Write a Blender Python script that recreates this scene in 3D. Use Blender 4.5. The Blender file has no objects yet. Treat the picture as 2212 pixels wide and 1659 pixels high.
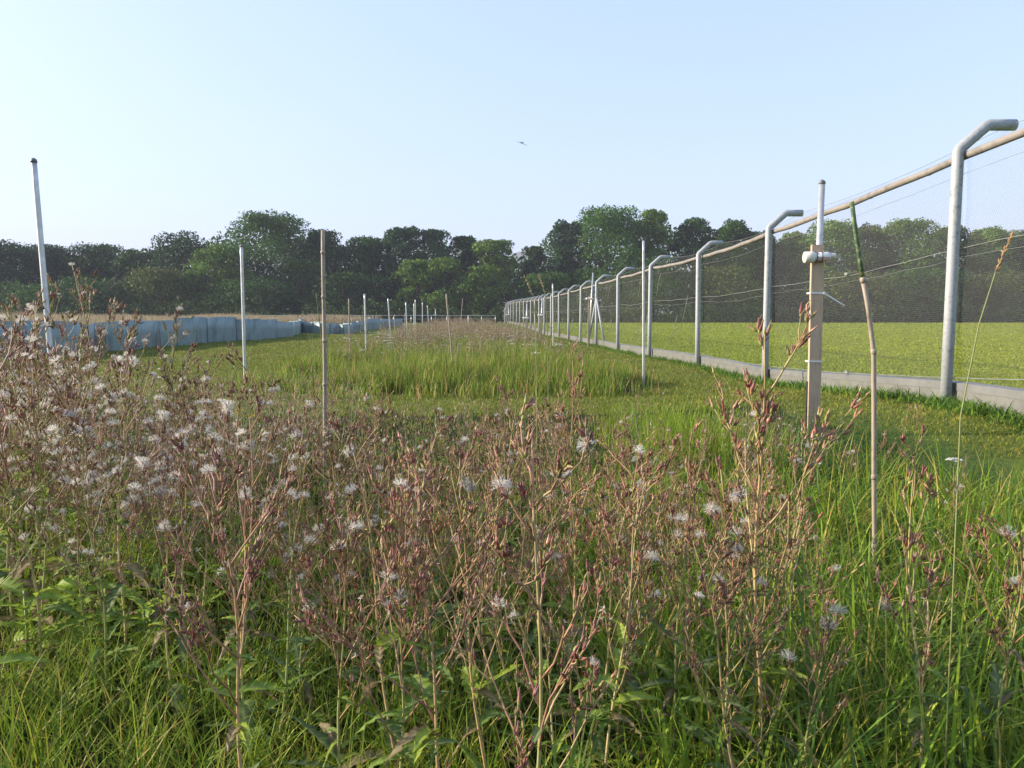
import bpy, math, random
import numpy as np
from mathutils import Vector, Matrix
R = math.radians
random.seed(7); rng = np.random.default_rng(7)
sc = bpy.context.scene
col = sc.collection

# ---------------------------------------------------------------- camera, sky, sun, exposure
FPX, W2, H2 = 1720.0, 2212.0, 1659.0          # focal length in pixels of a 2212-wide view
CAMZ = 1.14
PITCH = math.atan((829.5 - 692.0) / FPX)
cam_d = bpy.data.cameras.new('camera'); cam = bpy.data.objects.new('camera', cam_d); col.objects.link(cam)
cam_d.sensor_width = 36; cam_d.lens = 36 * FPX / W2
cam_d.clip_start = 0.05; cam_d.clip_end = 9000
cam.location = (0, 0, CAMZ); cam.rotation_euler = (math.pi/2 - PITCH, 0, 0)
sc.camera = cam

SUN_AZ, SUN_EL = R(-84), R(21)                # azimuth from the view direction (+Y), positive to the right
w = bpy.data.worlds.new('World'); sc.world = w; w.use_nodes = True
nt = w.node_tree; nt.nodes.clear()
sky = nt.nodes.new('ShaderNodeTexSky'); sky.sky_type = 'NISHITA'; sky.sun_disc = False
sky.sun_elevation = SUN_EL; sky.sun_rotation = SUN_AZ
sky.altitude = 0; sky.air_density = 1.0; sky.dust_density = 2.6; sky.ozone_density = 2.5
bg = nt.nodes.new('ShaderNodeBackground'); bg.inputs['Strength'].default_value = 0.15
hs = nt.nodes.new('ShaderNodeMix'); hs.data_type = 'RGBA'; hs.blend_type = 'MULTIPLY'
hs.inputs[0].default_value = 1.0; hs.inputs[7].default_value = (1.68, 1.90, 2.30, 1)
wo = nt.nodes.new('ShaderNodeOutputWorld')
gm = nt.nodes.new('ShaderNodeGamma'); gm.inputs[1].default_value = 0.42
nt.links.new(sky.outputs[0], gm.inputs[0]); nt.links.new(gm.outputs[0], hs.inputs[6]); nt.links.new(hs.outputs[2], bg.inputs[0]); nt.links.new(bg.outputs[0], wo.inputs[0])
SKYTINT = hs.inputs[7]
sl = bpy.data.lights.new('sun', 'SUN'); so = bpy.data.objects.new('sun', sl); col.objects.link(so)
sl.energy = 5.0; sl.angle = R(0.6); sl.color = (1.0, 0.86, 0.66)
sd = Vector((math.sin(SUN_AZ)*math.cos(SUN_EL), math.cos(SUN_AZ)*math.cos(SUN_EL), math.sin(SUN_EL)))
so.rotation_euler = (-sd).to_track_quat('-Z', 'Y').to_euler()
sc.view_settings.view_transform = 'Standard'; sc.view_settings.look = 'None'
sc.view_settings.gamma = 1.0; sc.view_settings.exposure = 1.1
sc.render.engine = 'CYCLES'
sc.cycles.transparent_max_bounces = 24; sc.cycles.max_bounces = 6; sc.cycles.diffuse_bounces = 3
sc.cycles.volume_bounces = 0

# ---------------------------------------------------------------- terrain and pixel helpers
def sstep(a, b, t):
    t = np.clip((t - a) / (b - a), 0, 1); return t*t*(3 - 2*t)
def gz(x, y):
    x = np.asarray(x, float); y = np.asarray(y, float)
    z = 0.75*sstep(48, 118, y) - 4.6*sstep(121, 158, y)
    z = z + 0.21*np.exp(-((x-5.4)**2/ (2*2.6**2) + (y-8.6)**2/(2*2.4**2)))
    z = z + 0.012*np.sin(x*1.3+0.4*y)*np.sin(y*0.9)*(y < 60)
    return z
def g1(x, y): return float(gz(x, y))
cp, sp_ = math.cos(PITCH), math.sin(PITCH)
def ray(px, py):
    a = (px - W2/2)/FPX; b = (H2/2 - py)/FPX
    return Vector((a, cp + b*sp_, -sp_ + b*cp))
def at(px, py, Y):                                # world point seen at this pixel, Y metres ahead
    d = ray(px, py); s = Y/d.y
    return Vector((d.x*s, Y, CAMZ + d.z*s))
def ground_at(px, py):
    d = ray(px, py); s = 0.5
    for _ in range(4000):
        p = d*s
        if CAMZ + p.z <= g1(p.x, p.y): break
        s *= 1.003
    return Vector((p.x, p.y, g1(p.x, p.y)))

# ---------------------------------------------------------------- materials
MATS = {}
def new_mat(name):
    m = bpy.data.materials.new(name); m.use_nodes = True; MATS[name] = m
    return m, m.node_tree, m.node_tree.nodes['Principled BSDF'], m.node_tree.nodes['Material Output']
def N(nt, t, **k):
    n = nt.nodes.new(t)
    for a, b in k.items(): setattr(n, a, b)
    return n
def math_n(nt, op, a, b=None, c=None):
    n = N(nt, 'ShaderNodeMath', operation=op)
    for i, v in enumerate((a, b, c)):
        if v is None: continue
        if isinstance(v, (int, float)): n.inputs[i].default_value = v
        else: nt.links.new(v, n.inputs[i])
    return n.outputs[0]
def veg_mat(name, rough=0.55, trans=0.35, vary=0.18, scale=9.0, spec=0.35):
    m, t, b, out = new_mat(name)
    at_ = N(t, 'ShaderNodeAttribute', attribute_name='col')
    oi = N(t, 'ShaderNodeObjectInfo'); ge = N(t, 'ShaderNodeNewGeometry')
    no = N(t, 'ShaderNodeTexNoise'); no.inputs['Scale'].default_value = scale; no.inputs['Detail'].default_value = 3
    t.links.new(ge.outputs['Position'], no.inputs['Vector'])
    v = math_n(t, 'ADD', math_n(t, 'MULTIPLY', math_n(t, 'SUBTRACT', no.outputs[0], 0.5), vary*4), math_n(t, 'MULTIPLY_ADD', oi.outputs['Random'], 0.3, 0.85))
    mx = N(t, 'ShaderNodeMix', data_type='RGBA', blend_type='MULTIPLY'); mx.inputs[0].default_value = 1
    cb = N(t, 'ShaderNodeCombineColor')
    for i in range(3): t.links.new(v, cb.inputs[i])
    t.links.new(at_.outputs['Color'], mx.inputs[6]); t.links.new(cb.outputs[0], mx.inputs[7])
    t.links.new(mx.outputs[2], b.inputs['Base Color'])
    b.inputs['Roughness'].default_value = rough; b.inputs['Specular IOR Level'].default_value = spec
    if trans > 0:
        tr = N(t, 'ShaderNodeBsdfTranslucent'); ms = N(t, 'ShaderNodeMixShader'); ms.inputs[0].default_value = trans
        t.links.new(mx.outputs[2], tr.inputs[0]); t.links.new(b.outputs[0], ms.inputs[1]); t.links.new(tr.outputs[0], ms.inputs[2])
        t.links.new(ms.outputs[0], out.inputs['Surface'])
    return m
def noise_mat(name, cols, scale, rough=0.7, metal=0.0, bump=0.2, bscale=None, stretch=(1, 1, 1), detail=6, spec=0.5, bdist=0.02):
    m, t, b, out = new_mat(name)
    tc = N(t, 'ShaderNodeTexCoord'); mp = N(t, 'ShaderNodeMapping'); mp.inputs['Scale'].default_value = stretch
    t.links.new(tc.outputs['Object'], mp.inputs[0])
    no = N(t, 'ShaderNodeTexNoise'); no.inputs['Scale'].default_value = scale; no.inputs['Detail'].default_value = detail; no.inputs['Roughness'].default_value = 0.65
    t.links.new(mp.outputs[0], no.inputs['Vector'])
    cr = N(t, 'ShaderNodeValToRGB'); e = cr.color_ramp.elements
    lo, hi = 0.32, 0.68
    e[0].position = lo; e[0].color = (*cols[0], 1); e[1].position = hi; e[1].color = (*cols[-1], 1)
    for i, c in enumerate(cols[1:-1]):
        q = e.new(lo + (hi-lo)*(i+1)/(len(cols)-1)); q.color = (*c, 1)
    t.links.new(no.outputs[0], cr.inputs[0]); t.links.new(cr.outputs[0], b.inputs['Base Color'])
    b.inputs['Roughness'].default_value = rough; b.inputs['Metallic'].default_value = metal; b.inputs['Specular IOR Level'].default_value = spec
    if bump:
        n2 = N(t, 'ShaderNodeTexNoise'); n2.inputs['Scale'].default_value = bscale or scale*4; n2.inputs['Detail'].default_value = 8
        t.links.new(mp.outputs[0], n2.inputs['Vector'])
        bp = N(t, 'ShaderNodeBump'); bp.inputs['Strength'].default_value = bump; bp.inputs['Distance'].default_value = bdist
        t.links.new(n2.outputs[0], bp.inputs['Height']); t.links.new(bp.outputs[0], b.inputs['Normal'])
    return m
M_grass = veg_mat('grass_blades', 0.5, 0.35, 0.2, 3.0, 0.15)
M_lawn = veg_mat('short_grass', 0.6, 0.3, 0.25, 0.9, 0.1)
M_dry = veg_mat('dry_grass', 0.7, 0.3, 0.15, 1.5)
M_leaf = veg_mat('weed_leaves', 0.5, 0.45, 0.25, 60.0, 0.1)
M_bud = veg_mat('weed_buds', 0.6, 0.1, 0.2, 200.0)
M_stem = veg_mat('weed_stems', 0.55, 0.0, 0.2, 80.0)
M_fluff = veg_mat('seed_fluff', 0.8, 0.5, 0.03, 20.0, 0.1)
M_tree = veg_mat('tree_leaves', 0.6, 0.22, 0.22, 0.35, 0.1)
M_bark = noise_mat('bark', [(0.05, 0.04, 0.03), (0.12, 0.1, 0.08)], 3, 0.9, bump=0.6, bscale=9, bdist=0.05)
M_galv = noise_mat('galvanised_steel', [(0.19, 0.20, 0.215), (0.34, 0.355, 0.37), (0.26, 0.275, 0.29)], 14, 0.65, 0.2, 0.1, 60, detail=9, bdist=0.002)
M_tube = noise_mat('metal_tube', [(0.42, 0.42, 0.42), (0.62, 0.62, 0.61)], 9, 0.38, 0.55, 0.08, 50, bdist=0.002)
M_cap = noise_mat('dark_cap', [(0.12, 0.12, 0.13), (0.2, 0.2, 0.21)], 30, 0.5, 0.4, 0.05)
M_wood = noise_mat('stake_wood', [(0.29, 0.19, 0.125), (0.50, 0.36, 0.25), (0.39, 0.28, 0.19)], 5, 0.75, 0, 0.3, 14, stretch=(9, 9, 0.8), bdist=0.004)
M_rail = noise_mat('weathered_pole', [(0.11, 0.10, 0.09), (0.235, 0.21, 0.19), (0.17, 0.15, 0.135)], 3, 0.8, 0, 0.35, 14, detail=8, bdist=0.006)
M_bamboo = noise_mat('bamboo', [(0.15, 0.115, 0.085), (0.33, 0.265, 0.20), (0.24, 0.19, 0.14)], 8, 0.6, 0, 0.2, 20, stretch=(6, 6, 1), bdist=0.003)
M_moss = noise_mat('green_painted_bamboo', [(0.02, 0.05, 0.025), (0.05, 0.095, 0.03), (0.30, 0.29, 0.14)], 45, 0.6, 0, 0.3, 40, detail=6, bdist=0.003)
M_white = noise_mat('white_plastic', [(0.62, 0.61, 0.58), (0.8, 0.79, 0.77)], 16, 0.4, 0, 0.03)
M_ivory = noise_mat('ivory_cap', [(0.58, 0.55, 0.46), (0.74, 0.71, 0.62)], 16, 0.45, 0, 0.03)
M_redlab = noise_mat('red_label_line', [(0.35, 0.05, 0.04), (0.42, 0.08, 0.05)], 16, 0.5, 0, 0)
M_wire = noise_mat('wire', [(0.20, 0.20, 0.19), (0.34, 0.34, 0.32)], 20, 0.5, 0.4, 0)
M_dark = noise_mat('dark_rubber', [(0.015, 0.015, 0.02), (0.03, 0.03, 0.035)], 20, 0.6, 0, 0)
M_sheet = noise_mat('blue_grey_sheet', [(0.10, 0.15, 0.155), (0.20, 0.27, 0.27), (0.145, 0.20, 0.205)], 1.4, 0.5, 0.12, 0.1, 3, stretch=(1, 1, 0.4), detail=8, bdist=0.02)
M_kerb = noise_mat('grey_kerb_sheet', [(0.10, 0.10, 0.09), (0.165, 0.165, 0.15), (0.13, 0.13, 0.12)], 2.5, 0.6, 0.1, 0.2, 20, detail=8, bdist=0.005)
M_kerbcap = noise_mat('grey_kerb_cap', [(0.125, 0.13, 0.125), (0.18, 0.18, 0.175)], 4, 0.55, 0.1, 0.2, 20, detail=8, bdist=0.005)
M_hill = noise_mat('hill_woods', [(0.03, 0.05, 0.025), (0.07, 0.09, 0.04)], 0.01, 0.9, 0, 0)
M_insect = noise_mat('insect_body', [(0.42, 0.42, 0.45), (0.55, 0.55, 0.58)], 200, 0.5, 0, 0)
M_soil = noise_mat('bed_soil', [(0.014, 0.015, 0.009), (0.03, 0.03, 0.014), (0.035, 0.028, 0.018)], 6, 1.0, 0, 0.8, 30, detail=10, bdist=0.03, spec=0.05)  # soil colour darkened to put the shade of the deep gaps into it
def ground_mat(name, c1, c2, c3, s1, s2):
    m, t, b, out = new_mat(name)
    ge = N(t, 'ShaderNodeNewGeometry')
    a = N(t, 'ShaderNodeTexNoise'); a.inputs['Scale'].default_value = s1; a.inputs['Detail'].default_value = 12; a.inputs['Roughness'].default_value = 0.75
    c = N(t, 'ShaderNodeTexNoise'); c.inputs['Scale'].default_value = s2; c.inputs['Detail'].default_value = 4
    for n in (a, c): t.links.new(ge.outputs['Position'], n.inputs['Vector'])
    r1 = N(t, 'ShaderNodeValToRGB'); r1.color_ramp.elements[0].position = 0.35; r1.color_ramp.elements[0].color = (*c1, 1)
    r1.color_ramp.elements[1].position = 0.65; r1.color_ramp.elements[1].color = (*c2, 1)
    t.links.new(a.outputs[0], r1.inputs[0])
    mx = N(t, 'ShaderNodeMix', data_type='RGBA'); mr = N(t, 'ShaderNodeMapRange'); mr.inputs[1].default_value = 0.5; mr.inputs[2].default_value = 0.75
    mr.inputs[4].default_value = 0.6
    t.links.new(c.outputs[0], mr.inputs[0]); t.links.new(mr.outputs[0], mx.inputs[0]); t.links.new(r1.outputs[0], mx.inputs[6]); mx.inputs[7].default_value = (*c3, 1)
    t.links.new(mx.outputs[2], b.inputs['Base Color']); b.inputs['Roughness'].default_value = 0.95; b.inputs['Specular IOR Level'].default_value = 0.1
    bp = N(t, 'ShaderNodeBump'); bp.inputs['Strength'].default_value = 0.9; bp.inputs['Distance'].default_value = 0.05
    t.links.new(a.outputs[0], bp.inputs['Height']); t.links.new(bp.outputs[0], b.inputs['Normal'])
    return m
M_ground = ground_mat('lawn_ground', (0.075, 0.10, 0.018), (0.135, 0.17, 0.03), (0.17, 0.165, 0.06), 7.0, 0.25)
M_field = ground_mat('field_ground', (0.15, 0.195, 0.02), (0.23, 0.28, 0.035), (0.22, 0.21, 0.06), 4.0, 0.12)

def net_mat(name, cell, wth, colr):
    m, t, b, out = new_mat(name)
    uv = N(t, 'ShaderNodeUVMap'); sx = N(t, 'ShaderNodeSeparateXYZ'); t.links.new(uv.outputs[0], sx.inputs[0])
    x = math_n(t, 'DIVIDE', sx.outputs[0], cell); y = math_n(t, 'DIVIDE', sx.outputs[1], cell)
    s3 = 1.7320508
    ax = math_n(t, 'SUBTRACT', math_n(t, 'FLOORED_MODULO', x, 1.0), 0.5)
    ay = math_n(t, 'SUBTRACT', math_n(t, 'FLOORED_MODULO', y, s3), s3/2)
    bx = math_n(t, 'SUBTRACT', math_n(t, 'FLOORED_MODULO', math_n(t, 'SUBTRACT', x, 0.5), 1.0), 0.5)
    by = math_n(t, 'SUBTRACT', math_n(t, 'FLOORED_MODULO', math_n(t, 'SUBTRACT', y, s3/2), s3), s3/2)
    def hexd(u, v):
        u = math_n(t, 'ABSOLUTE', u); v = math_n(t, 'ABSOLUTE', v)
        return math_n(t, 'MAXIMUM', u, math_n(t, 'MULTIPLY_ADD', u, 0.5, math_n(t, 'MULTIPLY', v, 0.8660254)))
    d = math_n(t, 'MINIMUM', hexd(ax, ay), hexd(bx, by))
    line = math_n(t, 'GREATER_THAN', d, 0.5 - wth)
    b.inputs['Base Color'].default_value = (*colr, 1); b.inputs['Roughness'].default_value = 0.55; b.inputs['Metallic'].default_value = 0.1
    tr = N(t, 'ShaderNodeBsdfTransparent'); ms = N(t, 'ShaderNodeMixShader')
    t.links.new(line, ms.inputs[0]); t.links.new(tr.outputs[0], ms.inputs[1]); t.links.new(b.outputs[0], ms.inputs[2])
    t.links.new(ms.outputs[0], out.inputs['Surface'])
    return m
M_net = net_mat('hexagonal_wire_net', 0.028, 0.032, (0.13, 0.13, 0.12))
M_net2 = net_mat('hexagonal_wire_net_dense', 0.028, 0.030, (0.095, 0.11, 0.07))

M_net3 = net_mat('hexagonal_wire_net_double', 0.028, 0.040, (0.12, 0.13, 0.09))
# ---------------------------------------------------------------- mesh building
def make_mesh(name, V, F, mat, C=None, smooth=False, uv=None):
    """V (n,3); F list of arrays each (m,k); C (n,3) colour per vertex"""
    me = bpy.data.meshes.new(name)
    V = np.asarray(V, np.float32); F = [np.asarray(f, np.int32) for f in F if len(f)]
    me.vertices.add(len(V)); me.vertices.foreach_set('co', V.ravel())
    tot = sum(f.size for f in F); np_ = sum(len(f) for f in F)
    me.loops.add(tot); me.loops.foreach_set('vertex_index', np.concatenate([f.ravel() for f in F]))
    st = []; o = 0
    for f in F:
        st.append(o + np.arange(len(f))*f.shape[1]); o += f.size
    me.polygons.add(np_); me.polygons.foreach_set('loop_start', np.concatenate(st).astype(np.int32))
    me.polygons.foreach_set('use_smooth', np.full(np_, bool(smooth)))
    if C is not None:
        a = me.color_attributes.new('col', 'FLOAT_COLOR', 'POINT')
        C4 = np.ones((len(V), 4), np.float32); C4[:, :3] = C; a.data.foreach_set('color', C4.ravel())
    if uv is not None:
        u = me.uv_layers.new(name='UVMap'); idx = np.concatenate([f.ravel() for f in F])
        u.data.foreach_set('uv', np.asarray(uv, np.float32)[idx].ravel())
    me.update(calc_edges=True); me.materials.append(mat)
    return me
def obj(name, me, parent=None, **tags):
    o = bpy.data.objects.new(name, me); col.objects.link(o)
    if parent: o.parent = parent
    for k, v in tags.items(): o[k] = v
    return o
def thing(name, label, cat, loc=(0, 0, 0), rz=0, group=None):
    o = bpy.data.objects.new(name, None); col.objects.link(o); o.location = loc; o.rotation_euler = (0, 0, rz)
    o['label'] = label; o['category'] = cat
    if group: o['group'] = group
    return o

class MB:
    """collects pieces into one mesh"""
    def __init__(s): s.v = []; s.q = []; s.t = []; s.c = []; s.n = 0
    def add(s, V, Q=None, T=None, c=(0.5, 0.5, 0.5)):
        V = np.asarray(V, float)
        if Q is not None and len(Q): s.q.append(np.asarray(Q, int) + s.n)
        if T is not None and len(T): s.t.append(np.asarray(T, int) + s.n)
        c = np.asarray(c, float)
        s.c.append(np.broadcast_to(c, (len(V), 3)) if c.ndim == 1 else c); s.v.append(V); s.n += len(V)
    def tube(s, P, rad, sides=6, c=(0.5,)*3, cap=True):
        P = np.asarray(P, float); n = len(P); rad = np.broadcast_to(np.asarray(rad, float), (n,))
        T = np.gradient(P, axis=0); T /= np.linalg.norm(T, axis=1)[:, None] + 1e-12
        up = np.array([0, 0, 1.0]) if abs(T[0, 2]) < 0.8 else np.array([1.0, 0, 0])
        A = np.zeros_like(T); a = np.cross(T[0], up)
        for k in range(n):
            a = a - T[k]*a.dot(T[k]); a = a/(np.linalg.norm(a)+1e-12); A[k] = a
        B = np.cross(A, T)
        th = np.arange(sides)*2*math.pi/sides
        V = P[:, None] + rad[:, None, None]*(A[:, None]*np.cos(th)[None, :, None] + B[:, None]*np.sin(th)[None, :, None])
        V = V.reshape(-1, 3)
        i, j = np.meshgrid(np.arange(n-1), np.arange(sides), indexing='ij'); i = i.ravel(); j = j.ravel(); k = (j+1) % sides
        Q = np.stack([i*sides+j, i*sides+k, (i+1)*sides+k, (i+1)*sides+j], 1)
        T3 = []
        cc = np.asarray(c, float)
        if cc.ndim == 2: cc = np.repeat(cc, sides, 0)
        if cap:
            V = np.vstack([V, P[0], P[-1]])
            if cc.ndim == 2: cc = np.vstack([cc, cc[0], cc[-1]])
            T3 = [(n*sides, (q+1) % sides, q) for q in range(sides)] + [(n*sides+1, (n-1)*sides+q, (n-1)*sides+(q+1) % sides) for q in range(sides)]
        s.add(V, Q, T3, cc)
    def box(s, lo, hi, c=(0.5,)*3, bev=0.0):
        x0, y0, z0 = lo; x1, y1, z1 = hi
        if bev <= 0:
            V = [(x0,y0,z0),(x1,y0,z0),(x1,y1,z0),(x0,y1,z0),(x0,y0,z1),(x1,y0,z1),(x1,y1,z1),(x0,y1,z1)]
            s.add(V, [(0,3,2,1),(4,5,6,7),(0,1,5,4),(1,2,6,5),(2,3,7,6),(3,0,4,7)], None, c); return
        ring = [(x0+bev,y0),(x1-bev,y0),(x1,y0+bev),(x1,y1-bev),(x1-bev,y1),(x0+bev,y1),(x0,y1-bev),(x0,y0+bev)]
        V = []
        cx, cy = (x0+x1)/2, (y0+y1)/2
        for z, k in ((z0, 0), (z0+bev, 1), (z1-bev, 1), (z1, 0)):
            for x, y in ring:
                f = 1 if k else 1 - bev/max((x1-x0)/2, 1e-6)*0.8
                V.append((cx+(x-cx)*f, cy+(y-cy)*f, z))
        Q = [(r*8+j, r*8+(j+1) % 8, (r+1)*8+(j+1) % 8, (r+1)*8+j) for r in range(3) for j in range(8)]
        V += [(cx, cy, z0), (cx, cy, z1)]
        T = [(32, (j+1) % 8, j) for j in range(8)] + [(33, 24+j, 24+(j+1) % 8) for j in range(8)]
        s.add(V, Q, T, c)
    def mesh(s, name, mat, smooth=False):
        F = []
        if s.q: F.append(np.concatenate(s.q))
        if s.t: F.append(np.concatenate(s.t))
        return make_mesh(name, np.concatenate(s.v), F, mat, np.concatenate(s.c), smooth)

# ---------------------------------------------------------------- setting: ground, field, beds, hills
def sheet(name, xs_of, ys, nx, lift, mat, **tags):
    V = []
    for y in ys:
        a, b = xs_of(y)
        u = np.linspace(-1, 1, nx)
        xs = (a+b)/2 + (b-a)/2*np.sign(u)*np.abs(u)**2.2 if nx > 60 else np.linspace(a, b, nx)
        V.append(np.stack([xs, np.full(nx, y), gz(xs, y) + lift], 1))
    V = np.concatenate(V); n = len(ys)
    i, j = np.meshgrid(np.arange(n-1), np.arange(nx-1), indexing='ij'); i = i.ravel(); j = j.ravel()
    Q = np.stack([i*nx+j, i*nx+j+1, (i+1)*nx+j+1, (i+1)*nx+j], 1)
    return obj(name, make_mesh(name, V, [Q], mat, smooth=True), **tags)
ysg = np.concatenate([np.arange(-12, 20, 0.5), np.arange(20, 60, 1.5), np.arange(60, 170, 3), [180, 220, 300, 450, 700, 1100, 1600, 2000]])
sheet('ground', lambda y: (-(60+abs(y)*1.6), 60+abs(y)*1.6), ysg, 141, 0, M_ground, kind='structure')

# fence line (x in the 2212-wide view, distance)
PX = [(2047, 8.9), (1653.5, 14.6), (1507, 20.1), (1402.6, 24.6), (1334, 29.9), (1287.5, 35.0), (1253.5, 40.0), (1227.7, 45.0)]
for i, x in enumerate([1207, 1190, 1175.5, 1164.5, 1155.2, 1146.3, 1138.7, 1131, 1122.8, 1116, 1109, 1103.2, 1098, 1093.6]):
    PX.append((x, 50.1 + 5.15*i))
for x, Z in ((1090, 122), (1087.4, 126), (1085, 130), (1082.5, 134), (1080, 138), (1077.5, 142)): PX.append((x, Z))
posts = [((x-W2/2)/FPX*Z, Z) for x, Z in PX]
fy = np.array([-6, 3.2] + [p[1] for p in posts] + [600]); fx_ = np.array([5.1, 5.0] + [p[0] for p in posts] + [-30])
def fx(y): return float(np.interp(y, fy, fx_))
sheet('field', lambda y: (fx(y)+0.25, fx(y)+90+abs(y)*1.2), np.concatenate([np.arange(-6, 20, 0.5), np.arange(20, 60, 1.5), np.arange(60, 150, 3)]), 60, 0.006, M_field, kind='structure')

def bed_near(y): return (-5.5, 3.05 + 0.15*math.sin(y*2.1))
def bed_far(y): return (-3.6-0.07*(y-12.4) + 0.2*math.sin(y), 2.05-0.058*(y-12.4)+0.2*math.sin(y*1.3))
sheet('near_bed_soil', bed_near, np.arange(-1.5, 9.3, 0.25), 40, 0.004, M_soil, kind='structure')
sheet('far_bed_soil', bed_far, np.arange(12.4, 100, 1.0), 20, 0.008, M_soil, kind='structure')

xs = np.linspace(-2400, 2400, 500)
prof = np.interp(xs/1400*FPX+W2/2, [-1500, 0, 700, 1060, 1120, 1170, 1300, 2000, 2120, 2212, 2600, 4000], [590, 590, 600, 575, 545, 550, 590, 570, 503, 494, 510, 560])
hz = CAMZ + (692-prof)/FPX*1400*0.99 + 2.5*np.sin(xs*0.04) + 1.5*np.sin(xs*0.15+1)
rows = [np.stack([xs, np.full_like(xs, Y), z], 1) for Y, z in ((950, np.full_like(xs, -20)), (1150, hz*0.45), (1400, hz), (1650, hz*0.7), (1900, np.full_like(xs, -20)))]
n = len(xs); Q = [(r*n+j, r*n+j+1, (r+1)*n+j+1, (r+1)*n+j) for r in range(4) for j in range(n-1)]
obj('hills', make_mesh('hills', np.concatenate(rows), [np.array(Q)], M_hill, smooth=True), kind='structure')

# ---------------------------------------------------------------- grass as blades
def blades(P, h, wd, bend, C, segs=3, yaw=None, tipc=None):
    """vectorised grass blades; P (n,3) roots"""
    n = len(P); yaw = rng.uniform(0, 2*math.pi, n) if yaw is None else yaw
    d = np.stack([np.cos(yaw), np.sin(yaw), np.zeros(n)], 1)
    fa = yaw + math.pi/2 + rng.normal(0, 0.5, n); s = np.stack([np.cos(fa), np.sin(fa), np.zeros(n)], 1)
    Vs = []; Cs = []
    tipc = C if tipc is None else tipc
    for k in range(segs):
        t = k/segs
        c = P + d*(h*bend*t**2)[:, None] + np.stack([0*h, 0*h, h*(t - 0.35*bend*t**2)], 1)
        ww = wd*(1 - 0.75*t**1.6)*0.5
        Vs += [c - s*ww[:, None], c + s*ww[:, None]]
        cc = C*(1-t) + tipc*t
        Cs += [cc, cc]
    Vs.append(P + d*(h*bend)[:, None] + np.stack([0*h, 0*h, h*(1 - 0.35*bend)], 1)); Cs.append(tipc)
    m = 2*segs+1
    V = np.stack(Vs, 1).reshape(-1, 3); CC = np.stack(Cs, 1).reshape(-1, 3)
    b = np.arange(n)*m; Q = []
    for k in range(segs-1): Q.append(np.stack([b+2*k, b+2*k+1, b+2*k+3, b+2*k+2], 1))
    T = np.stack([b+2*segs-2, b+2*segs-1, b+2*segs], 1)
    return V, np.concatenate(Q) if Q else np.zeros((0, 4), int), T, CC
def pal(n, cols, wts=None, jit=0.15):
    cols = np.array(cols); k = rng.choice(len(cols), n, p=wts)
    return cols[k]*(1+rng.normal(0, jit, (n, 1)))*(1+rng.normal(0, 0.05, (n, 3)))
def blade_obj(name, parts, mat, label, cat, group=None):
    mb = MB()
    k = (np.array([1.28, 1.12, 0.85]) if name != 'bed_grass' else np.array([1.10, 1.10, 0.62])) if mat is not M_dry else np.ones(3)
    for V, Q, T, C in parts: mb.add(V, Q, T, np.clip(C*k, 0.004, 0.9))
    o = obj(name, mb.mesh(name, mat, True), label=label, category=cat, kind='stuff')
    return o
def wedge(n, y0, y1, power, x_of, pxlim=(-160, 2372)):
    """points in the view wedge with density ~ 1/y^power per m2"""
    out = []
    have = 0
    while have < n:
        m = int((n-have)*2.5)+200
        u = rng.uniform(0, 1, m); e = 2-power
        y = (y0**e + u*(y1**e-y0**e))**(1/e) if abs(e) > 1e-6 else y0*(y1/y0)**u
        xp = rng.uniform(pxlim[0], pxlim[1], m); x = (xp-W2/2)/FPX*y
        lim = np.array([x_of(q) for q in y]); ok = (x > lim[:, 0]) & (x < lim[:, 1])
        out.append(np.stack([x[ok], y[ok]], 1)); have += ok.sum()
    xy = np.concatenate(out)[:n]
    return xy
def clump(xy, k, r):
    """each centre spawns k points"""
    q = np.repeat(xy, k, 0) + rng.normal(0, r, (len(xy)*k, 2)); return q
def P3(xy, lift=0.0): return np.stack([xy[:, 0], xy[:, 1], gz(xy[:, 0], xy[:, 1]) + lift], 1)
G1, G2, G3 = (0.105, 0.175, 0.03), (0.15, 0.23, 0.04), (0.065, 0.12, 0.03)
YG, TAN, BLUE = (0.20, 0.24, 0.05), (0.33, 0.26, 0.13), (0.075, 0.14, 0.075)
BR = (0.16, 0.11, 0.06)
lim_near = bed_near
parts = []
# short understorey, greens darkened to paint the shaded gaps between plants
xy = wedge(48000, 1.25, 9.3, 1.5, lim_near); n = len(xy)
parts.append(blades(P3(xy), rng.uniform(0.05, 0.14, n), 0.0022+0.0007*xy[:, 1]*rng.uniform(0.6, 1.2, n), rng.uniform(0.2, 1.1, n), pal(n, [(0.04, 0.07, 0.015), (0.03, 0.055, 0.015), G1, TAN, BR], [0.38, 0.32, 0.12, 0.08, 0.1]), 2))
# tussocks of longer grass
c = wedge(1250, 1.35, 8.8, 1.3, lim_near); xy = clump(c, 24, 0.045); n = len(xy)
hh = np.repeat(rng.uniform(0.14, 0.32, len(c))*np.where(c[:, 1] > 5, 0.22, 1.0), 24)*rng.uniform(0.6, 1.25, n)
colr = pal(n, [G1, G2, G3, YG, TAN, BR], [0.26, 0.28, 0.16, 0.17, 0.08, 0.05])
parts.append(blades(P3(xy), hh, 0.0035+0.0005*xy[:, 1]*rng.uniform(0.6, 1.2, n), rng.uniform(0.15, 0.95, n), colr, 4, tipc=colr*0.7+np.array(YG)*0.35))
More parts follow.
